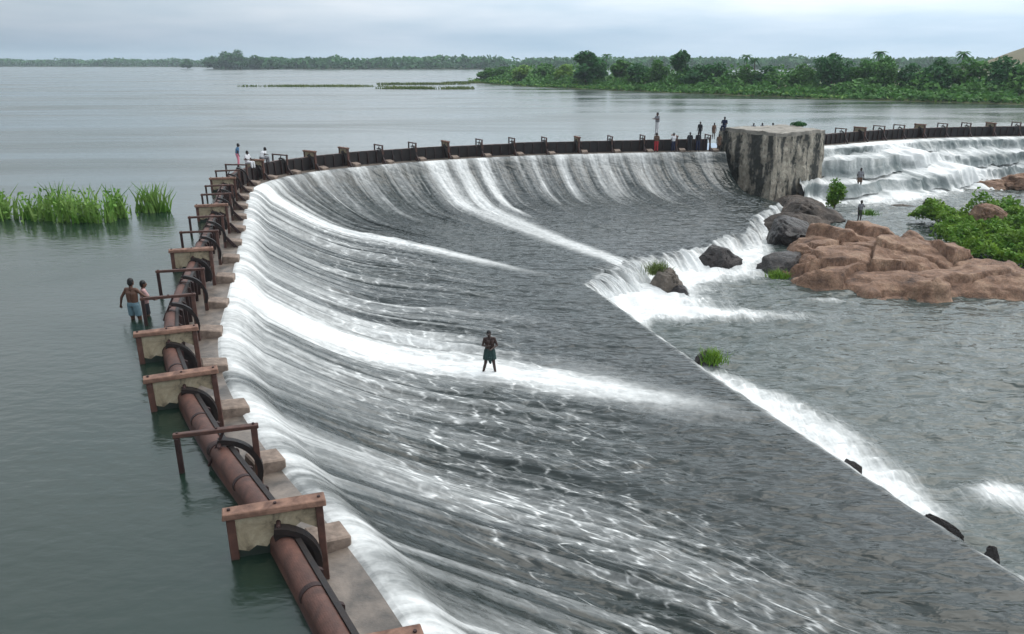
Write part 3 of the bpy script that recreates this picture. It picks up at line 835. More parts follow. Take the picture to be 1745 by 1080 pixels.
for k, s in enumerate(fr_s):
    p = line_at(UP, US, s)
    kind = (k - 1) in PANEL or k == 1
    pk = kind if k > 9 else (kind, 'near')
    if pk in proto:
        f = copy_tree(proto[pk])
    else:
        f = make_frame(kind, k > 9); proto[pk] = f
    f.location = (p[0], p[1], rnd.uniform(-0.02, 0.02))
    f.rotation_euler = (R(rnd.uniform(-1.2, 1.2)), R(rnd.uniform(-1, 1)), frame_dir(s) + R(rnd.uniform(-2, 2)))
    ktxt = 'rusty gate frame with cream plaster infill' if kind else 'open rusty gate frame without infill'
    where = 'at the near end of the curved weir' if k == 0 else ('just cut by the bottom edge of the photo' if k == 1 else '%s along the crest from the camera' % ORD[k])
    tag(f, '%s, %s' % (ktxt, where), 'gate frame', 'gate frames along the curved weir')
    # concrete block behind the frame, part of the weir
    n_ = np.array([np.interp(s, US, UN[:, 0]), np.interp(s, US, UN[:, 1])])
    if blk is None:
        mbk = MB().box(-0.32, 0.34, -0.26, 0.26, -0.35, 0.16, 0.03, 0.03, rnd)
        blk = mbk.build('crest_block', M['block'], weir); b_ = blk
    else:
        b_ = blk.copy(); COL.objects.link(b_); b_.parent = weir
    q = p + n_ * (1.62 + rnd.uniform(-0.06, 0.06)) + np.array([-n_[1], n_[0]]) * 0.42
    b_.location = (q[0], q[1], -0.52 + rnd.uniform(-0.04, 0.03))
    b_.rotation_euler = (0, R(4), math.atan2(n_[1], n_[0]) + R(rnd.uniform(-6, 6)))
    # shutter in the bay beyond this frame
    p2 = line_at(UP, US, min(fr_s[k + 1] if k + 1 < len(fr_s) else s + STEP, US[-1]))
    Lb = np.linalg.norm(p2 - p)
    if Lb < 2.0: continue
    if sh_proto is None:
        sh = make_shutter(STEP); sh_proto = sh
    else:
        sh = copy_tree(sh_proto)
    tx, ty = (p2 - p) / Lb
    sh.location = (p[0], p[1], rnd.uniform(-0.03, 0.03))
    sh.rotation_euler = (0, R(rnd.uniform(-3, 3)), math.atan2(ty, tx) - math.pi / 2)
    sh.scale = (1, Lb / STEP, 1)
    tag(sh, 'rusty curved steel shutter in the bay beyond the %s gate frame from the camera' % ORD[k], 'shutter', 'shutters along the curved weir')

# the small frames and shutters of the far weir
k = 0
fp = sp = None
s = 0.8
while s < S2s[-1] - 18:
    p = line_at(P2, S2s, s); nx = np.interp(s, S2s, N2[:, 0]); ny = np.interp(s, S2s, N2[:, 1])
    p2 = line_at(P2, S2s, s + STEP)
    f = copy_tree(proto[k % 3 == 0])
    f.location = (p[0], p[1], 0); f.rotation_euler = (0, 0, math.atan2(ny, nx))
    tag(f, 'tiny dark gate frame on the far stepped weir, %s from the pier' % ORD[k], 'gate frame', 'gate frames along the stepped weir')
    sh = copy_tree(sh_proto)
    tx, ty = (p2 - p)
    sh.location = (p[0], p[1], 0.0); sh.rotation_euler = (0, 0, math.atan2(ty, tx) - math.pi / 2); sh.scale = (1, 1, 1)
    tag(sh, 'dark shutter on the far stepped weir, bay %s from the pier' % ORD[k], 'shutter', 'shutters along the stepped weir')
    s += STEP; k += 1

# ================================================================== the pier between the two weirs
pier = tag(empty('masonry_pier', (22.5, 66.8, -4)), 'tall stone pier streaked black between the curved weir and the far cascade', 'pier')
pier.location = (0, 0, 0)
def prism(poly, z0, z1, name, mat, parent, taper=0.0, sub=0, bev=0.0):
    bm = bmesh.new()
    cx = sum(p[0] for p in poly) / len(poly); cy = sum(p[1] for p in poly) / len(poly)
    lo = [bm.verts.new((p[0] + (p[0] - cx) * taper, p[1] + (p[1] - cy) * taper, z0)) for p in poly]
    hi = [bm.verts.new((p[0], p[1], z1)) for p in poly]
    n = len(poly)
    for i in range(n):
        bm.faces.new((lo[i], lo[(i + 1) % n], hi[(i + 1) % n], hi[i]))
    bm.faces.new(lo[::-1]); bm.faces.new(hi)
    bmesh.ops.recalc_face_normals(bm, faces=bm.faces)
    if bev: bmesh.ops.bevel(bm, geom=list(bm.edges), offset=bev, segments=2, affect='EDGES')
    if sub:
        bmesh.ops.triangulate(bm, faces=bm.faces)
        for _ in range(sub):
            bmesh.ops.subdivide_edges(bm, edges=[e for e in bm.edges if e.calc_length() > 0.45], cuts=1, use_grid_fill=True)
        for v in bm.verts:
            v.co += mnoise.noise_vector(v.co * 0.9) * 0.16 + mnoise.noise_vector(v.co * 3.1) * 0.07
    me = bpy.data.meshes.new(name); bm.to_mesh(me); bm.free()
    me.materials.append(mat)
    o = bpy.data.objects.new(name, me); COL.objects.link(o); o.parent = parent
    return o
prism([(22.6, 66.8), (28.2, 70.2), (26.4, 75.6), (19.4, 73.2)], -6.2, 0.95, 'body', M['pier'], pier, 0.015, 5)
prism([(22.62, 66.86), (28.15, 70.22), (26.38, 75.5), (19.45, 73.15)], 0.90, 1.25, 'cap', M['pier_cap'], pier, 0.0, 4)

# ================================================================== rocks
def rock(name, loc, size, seed, mat, parent=None, sub=5, facets=9, rot=0.0, rough=0.30):
    bm = bmesh.new()
    bmesh.ops.create_icosphere(bm, subdivisions=sub, radius=1.0)
    rr = random.Random(seed)
    pl = []
    for _ in range(facets):
        d = Vector((rr.gauss(0, 1), rr.gauss(0, 1), abs(rr.gauss(0, 0.8)))).normalized()
        pl.append((d, rr.uniform(0.58, 0.9)))
    off = Vector((seed * 3.1, seed * 1.7, seed * 5.3))
    for v in bm.verts:
        c = v.co.normalized()
        ca = c * 2.3 + off
        dd_, pp_ = mnoise.voronoi(ca + mnoise.noise_vector(ca) * 0.35)
        gap = max(0.0, 1 - (dd_[1] - dd_[0]) / 0.16)
        h = 1 - 0.16 * gap * gap + 0.10 * mnoise.noise(pp_[0] * 7.7) + rough * 0.9 * mnoise.noise(c * 1.4 + off) + rough * 0.55 * (0.5 - abs(mnoise.noise(c * 3.0 + off))) + rough * 0.28 * mnoise.noise(c * 7 + off) + rough * 0.16 * mnoise.noise(c * 15 + off)
        q = c * h
        for d, k_ in pl:
            e = q.dot(d) - k_
            if e > 0: q = q - d * e * 0.82
        # strata ledges
        q.z += 0.05 * math.sin(q.z * 11 + mnoise.noise(c * 2 + off) * 3)
        v.co = Vector((q.x * size[0], q.y * size[1], q.z * size[2]))
    me = bpy.data.meshes.new(name); bm.to_mesh(me); bm.free()
    me.polygons.foreach_set('use_smooth', np.ones(len(me.polygons), dtype=bool))
    me.materials.append(mat)
    o = bpy.data.objects.new(name, me); COL.objects.link(o)
    o.location = loc; o.rotation_euler = (0, 0, rot)
    if parent is not None: o.parent = parent
    return o
outc = tag(empty('rock_outcrop', (0, 0, 0)), 'large pinkish brown rock outcrop rising from the lower pool beside green shrubs', 'rock')
ox = np.arange(13.5, 35.0, 0.075); oy = np.arange(36.0, 52.0, 0.075)
hx, hy = np.meshgrid(ox, oy, indexing='ij')
wx = hx + (fnoise(hx * 0.7, hy * 0.7, 201, 3) - 0.5) * 1.6; wy = hy + (fnoise(hx * 0.7, hy * 0.7, 205, 3) - 0.5) * 1.6
DOME = [(17.6, 41.2, 2.2, 1.9, 1.0), (19.7, 40.6, 2.9, 2.5, 1.25), (22.4, 40.2, 3.0, 2.6, 1.35), (25.2, 40.4, 2.8, 2.3, 1.05), (19.9, 44.4, 3.6, 2.8, 1.75), (23.6, 44.6, 3.6, 3.0, 1.85),
        (26.6, 42.2, 2.6, 2.5, 1.1), (20.0, 47.6, 2.4, 2.4, 1.6), (22.4, 48.0, 3.6, 2.6, 1.75), (29.4, 40.3, 3.4, 1.7, 0.65), (27.6, 38.9, 2.2, 1.3, 0.5)]
hh = np.zeros_like(hx)
for cx, cy, rx, ry, hz_ in DOME:
    q = 1 - ((wx - cx) / rx) ** 2 - ((wy - cy) / ry) ** 2
    hh += np.exp(np.where(q > 0, hz_ * np.sqrt(np.maximum(q, 0)), q * 0.5) * 5.5)
hh = np.log(hh + 1e-9) / 5.5 * 0.86
# jointed slabs: every cell tilts and steps on its own
rsr = np.random.RandomState(12)
cp = np.stack([rsr.uniform(13, 35, 46), rsr.uniform(36, 52, 46)], 1)
co_ = rsr.uniform(-0.26, 0.20, 46); ctx = rsr.normal(0, 0.12, 46); cty = rsr.normal(0, 0.12, 46)
ux = wx * 0.75 + hx * 0.25; uy = wy * 0.75 + hy * 0.25
d1 = np.full(hx.shape, 1e9); d2 = np.full(hx.shape, 1e9); ci = np.zeros(hx.shape, dtype=int)
for k_, (px_, py_) in enumerate(cp):
    d = np.hypot((ux - px_) * 0.72, uy - py_)
    closer = d < d1
    d2 = np.where(closer, d1, np.minimum(d2, d)); ci = np.where(closer, k_, ci); d1 = np.where(closer, d, d1)
slab = co_[ci] + ctx[ci] * (ux - cp[ci, 0]) + cty[ci] * (uy - cp[ci, 1])
crev = np.exp(-((d2 - d1) / 0.075) ** 2) * sstep(0.25, 0.5, fnoise(hx * 0.5, hy * 0.5, 231, 2))
live = sstep(-0.35, 0.25, hh)
hh += live * (slab - crev * 0.42 + (fnoise(hx * 0.40, hy * 0.55, 215, 3) - 0.5) * 0.5)
fr = (hh / 0.28 + 0.10 * hx + 0.6 * fnoise(hx * 0.35, hy * 0.35, 219)) % 1.0
hh += live * (sstep(0.0, 0.3, fr) - fr) * 0.28 * 0.35
hh += (fnoise(hx * 2.6, hy * 2.6, 221, 4) - 0.5) * 0.14
hh = np.maximum(hh, -0.9)
edge = np.minimum.reduce([hx - ox[0], ox[-1] - hx, hy - oy[0], oy[-1] - hy])
hh = np.where(edge < 0.3, -0.9, hh)
np_mesh('bedrock', np.stack([hx, hy, Z_POOL + hh], 2).reshape(-1, 3), grid_quads(*hx.shape), M['rock'], outc, True)
for i, (x_, y_, sx, sy, sz, zo) in enumerate([(20.6, 46.4, 0.9, 0.7, 0.55, 1.45), (24.6, 46.0, 0.8, 0.7, 0.5, 1.5), (27.8, 40.2, 0.7, 0.5, 0.4, 0.55), (29.2, 39.3, 0.6, 0.5, 0.4, 0.4), (17.4, 44.6, 0.9, 0.8, 0.5, 1.0)]):
    rock('boulder', (x_, y_, Z_POOL + zo), (sx, sy, sz), i + 3, M['rock'], outc, 4, 14, i * 1.3, 0.3)
def lone_rock(loc, size, seed, mat, label, **kw):
    return tag(rock('rock', loc, size, seed, mat, None, **kw), label, 'rock')
lone_rock((12.5, 45.0, -4.45), (1.25, 1.2, 1.3), 31, M['rock_black'], 'wet black rock splitting the two small falls at the apron edge')
lone_rock((19.0, 51.0, -4.3), (2.2, 1.6, 1.35), 32, M['rock_black'], 'long low black rock behind the yellowish fall')
lone_rock((16.0, 43.6, -4.75), (1.6, 1.5, 1.3), 33, M['rock_black'], 'black wet rock with grass at its foot, touching the pink outcrop')
lone_rock((20.6, 55.2, -4.3), (2.6, 2.0, 1.0), 34, M['rock_dark'], 'flat dark brown rock ledge below the streaked pier')
lone_rock((23.4, 59.4, -4.3), (2.6, 2.6, 1.1), 35, M['rock_dark'], 'dark brown rock at the foot of the pier, beside the bush')
lone_rock((24.0, 64.0, -4.6), (2.4, 2.4, 1.0), 40, M['rock_dark'], 'dark rock directly under the front face of the pier')
lone_rock((8.3, 40.0, -4.5), (0.75, 1.3, 0.85), 36, M['rock_grey'], 'mossy rock in the white water at the apron corner', rot=0.5)
lone_rock((9.0, 38.8, -4.7), (0.42, 0.8, 0.5), 37, M['rock_black'], 'small dark rock poking out below the mossy rock', rot=0.5)
lone_rock((46.5, 74.6, -4.8), (2.6, 1.4, 1.2), 38, M['rock'], 'smaller brown rock at the foot of the far cascade')
lone_rock((51.0, 74.6, -4.8), (4.2, 1.8, 1.75), 39, M['rock'], 'bigger brown rock beside the far cascade, cut by the photo edge')
lone_rock((35.6, 56.2, -3.9), (1.7, 1.3, 0.9), 43, M['rock'], 'rounded brown boulder half buried in the green shrubs')
lone_rock((9.95, 19.7, -4.45), (0.42, 0.2, 0.5), 44, M['rock_black'], 'dark broken block at the lower end of the long white strip', rot=-1.0)
lone_rock((11.0, 16.8, -4.4), (0.5, 0.14, 0.42), 45, M['rock_black'], 'dark flat rock along the apron edge near the photo edge', rot=-0.9)
lone_rock((11.75, 15.8, -4.55), (0.2, 0.14, 0.5), 46, M['rock_black'], 'tiny dark rock just past the dark flat rock at the apron edge', rot=-0.9)
lone_rock((7.9, 28.9, -4.62), (0.6, 0.35, 0.45), 47, M['rock_black'], 'dark rock under the grass tuft at the apron edge', rot=-1.0)
lone_rock((36.5, 66.0, -4.85), (1.3, 0.6, 0.5), 48, M['rock_grey'], 'low grey rock awash in front of the far white gush')
lone_rock((33.2, 64.6, -4.85), (1.6, 0.5, 0.42), 49, M['rock_grey'], 'thin grey rock awash, nearer the bush than the other')

# ================================================================== vegetation builders
def cards(centers, sizes, rng, up=0.35, aspect=1.0):
    """random leaf quads: centers (n,3), sizes (n)"""
    n = len(centers)
    nrm = rng.normal(size=(n, 3)); nrm[:, 2] = np.abs(nrm[:, 2]) + up
    nrm /= np.linalg.norm(nrm, axis=1)[:, None]
    a = np.cross(nrm, rng.normal(size=(n, 3))); a /= np.linalg.norm(a, axis=1)[:, None]
    b = np.cross(nrm, a)
    a = a * sizes[:, None] * aspect; b = b * sizes[:, None]
    V = np.stack([centers - a - b * 0.3, centers - a * 0.1 - b, centers + a + b * 0.25, centers + a * 0.15 + b], 1).reshape(-1, 3)
    return V, np.arange(n * 4).reshape(n, 4)
def crown_points(lobes, n, rng, shell=0.55):
    w = np.array([l[3] * l[4] * l[5] for l in lobes]) ** 0.67; w /= w.sum()
    idx = rng.choice(len(lobes), n, p=w)
    Lb = np.array(lobes)[idx]
    d = rng.normal(size=(n, 3)); d /= np.linalg.norm(d, axis=1)[:, None]
    r = (shell + (1 - shell) * rng.rand(n)) * (0.88 + 0.22 * rng.rand(n))
    return Lb[:, :3] + d * r[:, None] * Lb[:, 3:6]
def tree_mesh_set(seed, h, w, kind):
    """returns (trunk mesh, crown mesh) for a tree of height h, crown width w"""
    rng = np.random.RandomState(seed)
    mb = MB()
    th = h * (0.32 if kind != 'low' else 0.18)
    mb.tube((0, 0, -0.5), (0.05 * h * rng.randn() * 0.4, 0, th), 0.03 * h, 0.02 * h, 8, False)
    lobes = []
    nl = 13 if kind != 'tall' else 9
    for k in range(nl):
        an = 2 * math.pi * k / nl + rng.rand()
        rr_ = w * 0.33 * (0.4 + 0.75 * rng.rand())
        hz = h * (0.26 + 0.46 * rng.rand()) if kind != 'low' else h * (0.2 + 0.45 * rng.rand())
        if kind == 'tall': rr_ *= 0.7; hz = h * (0.28 + 0.58 * k / nl)
        c = (math.cos(an) * rr_, math.sin(an) * rr_, hz)
        mb.tube((0, 0, th * 0.85), (c[0] * 0.8, c[1] * 0.8, c[2]), 0.012 * h, 0.005 * h, 6, False)
        sz = w * (0.17 + 0.13 * rng.rand()) * (1.0 if kind != 'tall' else 1.25)
        lobes.append((*c, sz, sz, sz * 0.78))
    lobes.append((0, 0, h * 0.80, w * 0.22, w * 0.22, h * 0.17))
    pts = crown_points(lobes, 2600, rng, 0.5)
    sizes = (0.020 + 0.022 * rng.rand(len(pts))) * h * 1.25
    V, Q = cards(pts, sizes, rng)
    return mb, V, Q
TREE_CACHE = {}
def tree(loc, h, w, kind, mat, label, seed, name='tree', group='trees on the wooded bank'):
    key = (seed % 5, kind, mat)
    r = empty(name, loc, seed * 1.7)
    if key not in TREE_CACHE:
        mb, V, Q = tree_mesh_set(seed % 5 + 11, 8.0, 8.0 if kind != 'tall' else 4.5, kind)
        t = mb.build('trunk', M['bark'], r)
        c = np_mesh('crown', V, Q, M[mat], r, False)
        TREE_CACHE[key] = (t.data, c.data)
    else:
        for nm_, me in zip(('trunk', 'crown'), TREE_CACHE[key]):
            ob = bpy.data.objects.new(nm_, me); COL.objects.link(ob); ob.parent = r
    ww = 8.0 if kind != 'tall' else 4.5
    r.scale = (w / ww, w / ww, h / 8.0)
    return tag(r, label, 'tree', group)
PALM = []
def palm(loc, h, label, seed):
    r = empty('palm_tree', loc, seed * 2.1)
    if not PALM:
        mb = MB()
        for k in range(5):
            z0, z1 = 8.0 * k / 5 - (0.6 if k == 0 else 0), 8.0 * (k + 1) / 5
            mb.tube((0.05 * k ** 1.5, 0, z0), (0.05 * (k + 1) ** 1.5, 0, z1), 0.17 - 0.015 * k, 0.155 - 0.015 * k, 8, False)
        t = mb.build('trunk', M['bark'], r)
        V, Fc = [], []
        rg = random.Random(3)
        for k in range(20):
            an = 2 * math.pi * k / 20 + rg.uniform(-0.1, 0.1); el = rg.uniform(-0.3, 1.0); ln = rg.uniform(1.5, 2.1)
            ca, sa = math.cos(an), math.sin(an)
            prev = None
            for j in range(7):
                q = j / 6
                rr_ = ln * q * math.cos(el * (1 - q * 0.5)); zz_ = 8.0 + ln * (q * math.sin(el) - 0.75 * q * q)
                wd = 0.26 * math.sin(math.pi * (0.12 + 0.85 * q))
                base = len(V)
                V += [(0.56 + ca * rr_ - sa * wd, sa * rr_ + ca * wd, zz_ - wd * 0.5), (0.56 + ca * rr_, sa * rr_, zz_), (0.56 + ca * rr_ + sa * wd, sa * rr_ - ca * wd, zz_ - wd * 0.5)]
                if prev is not None:
                    Fc += [[prev, prev + 1, base + 1, base], [prev + 1, prev + 2, base + 2, base + 1]]
                prev = base
        c = mesh_obj('crown', V, Fc, M['leaf_dark'], r)
        PALM.append((t.data, c.data))
    else:
        for nm_, me in zip(('trunk', 'crown'), PALM[0]):
            ob = bpy.data.objects.new(nm_, me); COL.objects.link(ob); ob.parent = r
    k_ = h / 9.0
    r.scale = (k_, k_, k_)
    return tag(r, label, 'palm tree', 'palms on the wooded bank')

# ------------------------------------------------------------------ wooded bank on the right, beyond the reservoir
SH = [(-17, 300), (-4, 262), (8, 236), (20.5, 217.5), (35, 196), (49.7, 178), (62.8, 161), (76, 148), (89.4, 138), (110, 125), (150, 112), (240, 104)]
sh_s, sh_p = spline(SH, 1.0)
sh_t, sh_n = normals(sh_p)
inl = -sh_n * 1.0      # inland is left of the direction of travel (away from the camera)
rows = [(-3, -0.6), (0, 0.02), (2, 0.35), (8, 0.7), (25, 1.3), (60, 1.8), (160, 2.5), (420, 3.0)]
Gb = np.stack([np.concatenate([sh_p + inl * o_, (np.full((len(sh_p), 1), z_) + (fnoise(sh_p[:, :1] * 0.2, sh_p[:, 1:] * 0.2 + o_, 81) - 0.5) * 0.25 * (z_ > 0.1))], 1) for o_, z_ in rows], 1)
o = np_mesh('bank_terrain', Gb.reshape(-1, 3), grid_quads(len(sh_p), len(rows)), M['bank'], None, True)
tag(o, kind='structure')
rng = np.random.RandomState(4)
def bank_pt(i, off):
    return sh_p[i] + inl[i] * off
# low waterside scrub: one mass
nb = 56000
ii = rng.randint(0, len(sh_p), nb)
off = np.abs(rng.normal(0, 1, nb)) * 14 + 0.3
base = sh_p[ii] + inl[ii] * off[:, None] + sh_t[ii] * rng.uniform(-1.5, 1.5, (nb, 1))
clump = fnoise(base[:, 0] * 0.22, base[:, 1] * 0.22, 91, 3)
hh = np.clip((clump - 0.25) * 11.0, 0.5, 6.2) * (0.20 + 0.80 * sstep(0, 14, off))
zz = 0.1 + hh * rng.rand(nb) ** 0.6 + off * 0.03
V, Q = cards(np.stack([base[:, 0], base[:, 1], zz], 1), 0.22 + 0.30 * rng.rand(nb), rng)
o = np_mesh('waterside_scrub', V, Q, M['leaf'], None, False)
tag(o, 'green waterside scrub along the wooded bank across the reservoir', 'scrub', kind='stuff')
nb = 2600
ii = rng.randint(0, len(sh_p), nb); off = np.abs(rng.normal(0, 1, nb)) * 2.5 + 0.1
base = sh_p[ii] + inl[ii] * off[:, None] + sh_t[ii] * rng.uniform(-1.5, 1.5, (nb, 1))
V, Q = cards(np.stack([base[:, 0], base[:, 1], 0.1 + 0.9 * rng.rand(nb) * fnoise(base[:, 0] * 0.1, base[:, 1] * 0.1, 95) * 1.8], 1), 0.16 + 0.2 * rng.rand(nb), rng)
o = np_mesh('shore_grass', V, Q, M['leaf_light'], None, False)
tag(o, 'yellow green grass fringe at the water line of the wooded bank', 'grass', kind='stuff')
# trees in view, each one a thing: (x, y, height, width, kind, foliage, words)
TR = [
 (-9, 300, 4.5, 9, 'low', 'leaf', 'lowest tree at the tip of the wooded bank'),
 (-3, 285, 5.0, 10, 'low', 'leaf', 'low spreading tree near the tip of the wooded bank'),
 (4, 268, 5.6, 10, 'low', 'leaf_light', 'pale low tree a little behind the tip of the wooded bank'),
 (11, 262, 6.2, 10, 'round', 'leaf', 'round green tree before the first tall dark tree'),
 (17, 250, 6.0, 9, 'low', 'leaf_light', 'pale green tree left of the tall dark tree'),
 (21.5, 230, 9.6, 8.5, 'tall', 'leaf_dark', 'tall dark tree rising first from the tip of the wooded bank'),
 (24, 228, 7.4, 8, 'round', 'leaf_dark', 'dark round tree leaning against the first tall tree'),
 (30, 222, 7.2, 6.5, 'tall', 'leaf', 'narrow tree between the first tall tree and the palms'),
 (34, 216, 6.4, 7.5, 'round', 'leaf_dark', 'small dark tree left of the tall feathery tree'),
 (38, 210, 7.2, 7, 'round', 'leaf', 'mid green tree left of the tall feathery tree'),
 (43.5, 206, 9.4, 5.5, 'tall', 'leaf_dark', 'tall feathery tree with a ragged top above the bank'),
 (46, 200, 6.0, 7.5, 'low', 'leaf_dark', 'low dark tree right below the tall feathery tree'),
 (51, 198, 6.6, 8.5, 'round', 'leaf_dark', 'dark rounded tree in the dip of the bank skyline'),
 (55.5, 190, 6.0, 7, 'low', 'leaf', 'green low tree under the pair of palms'),
 (60, 188, 5.8, 8, 'low', 'leaf_dark', 'low dark tree right of the pair of palms'),
 (66, 182, 6.2, 7, 'round', 'leaf', 'round tree left of the broad flat topped tree'),
 (70.5, 176, 8.4, 8.5, 'round', 'leaf_dark', 'broad dark flat topped tree in the middle of the bank'),
 (76, 172, 7.2, 8, 'round', 'leaf', 'green tree right of the broad flat topped tree'),
 (79, 170, 7.9, 7, 'round', 'leaf', 'green tree in front of the slim palm'),
 (84, 168, 6.4, 7, 'low', 'leaf_dark', 'low dark tree right of the slim palm'),
 (87, 163, 7.4, 8, 'round', 'leaf_dark', 'dark tree before the thick palm'),
 (91, 160, 7.2, 7.5, 'round', 'leaf', 'mid green tree beside the thick palm'),
 (96, 157, 7.6, 8, 'round', 'leaf_dark', 'dark tree left of the little hut'),
 (100, 154, 7.2, 7, 'round', 'leaf', 'green tree close beside the little hut'),
 (110.5, 158, 11.2, 12.5, 'round', 'leaf_dark', 'biggest dark domed tree near the right end of the bank'),
 (117, 150, 7.8, 9, 'round', 'leaf_dark', 'dark tree below the brown hill'),
 (108, 146, 5.6, 8, 'low', 'leaf', 'low green tree in front of the biggest domed tree'),
 (116, 138, 5.0, 9, 'low', 'leaf', 'low bushy tree at the end of the bank, by the photo edge'),
 (127, 146, 7.5, 9, 'round', 'leaf', 'green tree beyond the photo edge end of the bank'),
]
for i, (x_, y_, h_, w_, kd, mt, lb) in enumerate(TR):
    tree((x_, y_, 0.8), h_, w_, kd, mt, lb, i)
for i, (x_, y_, h_, lb) in enumerate([(27.2, 236, 9.4, 'slim palm standing right of the first tall dark tree'), (57.5, 196, 8.8, 'left palm of the close pair on the bank skyline'),
                                      (59.6, 197, 8.0, 'right palm of the close pair on the bank skyline'), (80.6, 178, 9.4, 'slim palm poking above the round green trees'),
                                      (93.4, 166, 9.2, 'thick palm above the dark trees left of the hut'), (104.5, 160, 8.6, 'thin palm right beside the little hut')]):
    palm((x_, y_, 0.6), h_, lb, i)
hut = tag(empty('hut', (101.0, 158.0, 1.2), R(35)), 'little pale hut among the trees near the biggest domed tree', 'hut')
MB().box(-1.8, 1.8, -1.4, 1.4, 0, 2.3).build('wall', flat('whitewash', (0.7, 0.68, 0.62), 0.9), hut)
rf = MB().extrude([(-2.1, 2.3), (2.1, 2.3), (0, 3.3)], -1.7, 1.7).build('roof', flat('tin_roof', (0.62, 0.62, 0.6), 0.6), hut)
MB().box(-0.4, 0.4, -1.45, -1.38, 0.02, 1.8).build('door', M['brown_cloth'], hut)
hut.location.z = 3.6 - 0.9
# brown hill at the right
hb = bmesh.new()
bmesh.ops.create_grid(hb, x_segments=40, y_segments=30, size=1)
for v in hb.verts:
    e = max(0, 1 - (v.co.x ** 2 + v.co.y ** 2))
    v.co = Vector((330 + v.co.x * 95, 420 + v.co.y * 80, -1 + 26 * e ** 1.2 + 3 * mnoise.noise(v.co * 3)))
me = bpy.data.meshes.new('hill'); hb.to_mesh(me); hb.free(); me.materials.append(M['hill'])
o = bpy.data.objects.new('hill', me); COL.objects.link(o); tag(o, kind='structure')

# ------------------------------------------------------------------ far shore on the left
far = [(-2300, 1500), (-1500, 1430), (-1000, 1390), (-560, 1330), (-420, 1150), (-330, 900), (-200, 860), (-60, 850), (120, 840), (420, 800), (900, 700)]
fs, fpnt = spline(far, 6.0)
ft, fn = normals(fpnt)
rows = [(-8, -0.6), (0, 0.05), (20, 1.0), (200, 2.0), (900, 3.0)]
Gb = np.stack([np.concatenate([fpnt - fn * o_, np.full((len(fpnt), 1), z_)], 1) for o_, z_ in rows], 1)
o = np_mesh('far_shore_terrain', Gb.reshape(-1, 3), grid_quads(len(fpnt), len(rows)), M['bank'], None, True)
tag(o, kind='structure')
nb = 52000
ii = rng.randint(0, len(fpnt), nb)
off = np.abs(rng.normal(0, 1, nb)) * 45 + 1
base = fpnt[ii] - fn[ii] * off[:, None] + ft[ii] * rng.uniform(-9, 9, (nb, 1))
hh = 5.5 + 9.5 * fnoise(base[:, 0] * 0.045, base[:, 1] * 0.02, 97, 3)
zz = 0.3 + hh * rng.rand(nb) ** 0.85
V, Q = cards(np.stack([base[:, 0], base[:, 1], zz], 1), 1.3 + 1.7 * rng.rand(nb), rng)
o = np_mesh('far_treeline', V, Q, M['leaf_dark'], None, False)
tag(o, 'hazy bluish treeline along the far shore of the reservoir', 'treeline', kind='stuff')
for i, (x_, y_, h_, w_, lb) in enumerate([(-327, 880, 14, 22, 'hazy rounded tree at the left end of the high far clump'), (-311, 872, 19, 24, 'hazy tree left of the top of the high far clump'),
                                          (-295, 868, 20.5, 24, 'highest hazy tree of the clump on the far shore'), (-279, 872, 15, 22, 'hazy tree right of the top of the high far clump'),
                                          (-262, 880, 11.5, 20, 'low hazy tree at the right end of the high far clump'), (-366, 905, 11, 14, 'lone hazy tree left of the high far clump')]):
    tree((x_, y_, 0.2), h_, w_, 'low', 'leaf_dark', lb, i + 40, group='trees of the far clump')

# ------------------------------------------------------------------ marsh grass islands in the reservoir
def blades(n, pts, hmin, hmax, wd, rng, lean=0.25, zb=-0.05):
    h = hmin + (hmax - hmin) * rng.rand(n)
    an = rng.rand(n) * 2 * math.pi
    w = wd * (0.6 + 0.8 * rng.rand(n))
    dx, dy = np.cos(an) * w, np.sin(an) * w
    lx, ly = rng.normal(0, lean, n) * h, rng.normal(0, lean, n) * h
    b0 = np.stack([pts[:, 0] - dx, pts[:, 1] - dy, np.full(n, zb)], 1); b1 = np.stack([pts[:, 0] + dx, pts[:, 1] + dy, np.full(n, zb)], 1)
    m0 = np.stack([pts[:, 0] - dx * 0.8 + lx * 0.35, pts[:, 1] - dy * 0.8 + ly * 0.35, zb + h * 0.6], 1); m1 = np.stack([pts[:, 0] + dx * 0.8 + lx * 0.35, pts[:, 1] + dy * 0.8 + ly * 0.35, zb + h * 0.6], 1)
    t0 = np.stack([pts[:, 0] - dx * 0.1 + lx, pts[:, 1] - dy * 0.1 + ly, zb + h], 1); t1 = np.stack([pts[:, 0] + dx * 0.1 + lx, pts[:, 1] + dy * 0.1 + ly, zb + h], 1)
    V = np.stack([b0, b1, m1, m0, t1, t0], 1).reshape(-1, 3)
    k = np.arange(n)[:, None] * 6
    return V, np.concatenate([k + np.array([0, 1, 2, 3]), k + np.array([3, 2, 4, 5])])
isl = [(-58, 243, 26, 3.5, 0.75, 'long thin strip of marsh grass far out in the reservoir'), (-24, 222, 14, 4.0, 0.9, 'nearer green patch of marsh grass in front of the wooded bank'),
       (-30, 268, 16, 3.0, 0.8, 'low marsh grass beyond the nearer green patch'), (-16, 282, 9, 3, 0.8, 'small marsh grass patch beside the tip of the wooded bank')]
for cx, cy, rx, ry, h_, lb in isl:
    n_ = 3200
    q = rng.normal(0, 0.5, (n_, 2)); q = q[(q ** 2).sum(1) < 1]
    pts = np.array([cx, cy]) + q * np.array([rx, ry])
    pts = pts[fnoise(pts[:, 0] * 0.25, pts[:, 1] * 0.5, 103) > 0.38]
    V, Q = blades(len(pts), pts, 0.25 * h_, h_, 0.12, rng)
    o = np_mesh('marsh_grass', V, Q, M['marsh'], None, False)
    tag(o, lb, 'grass', kind='stuff')
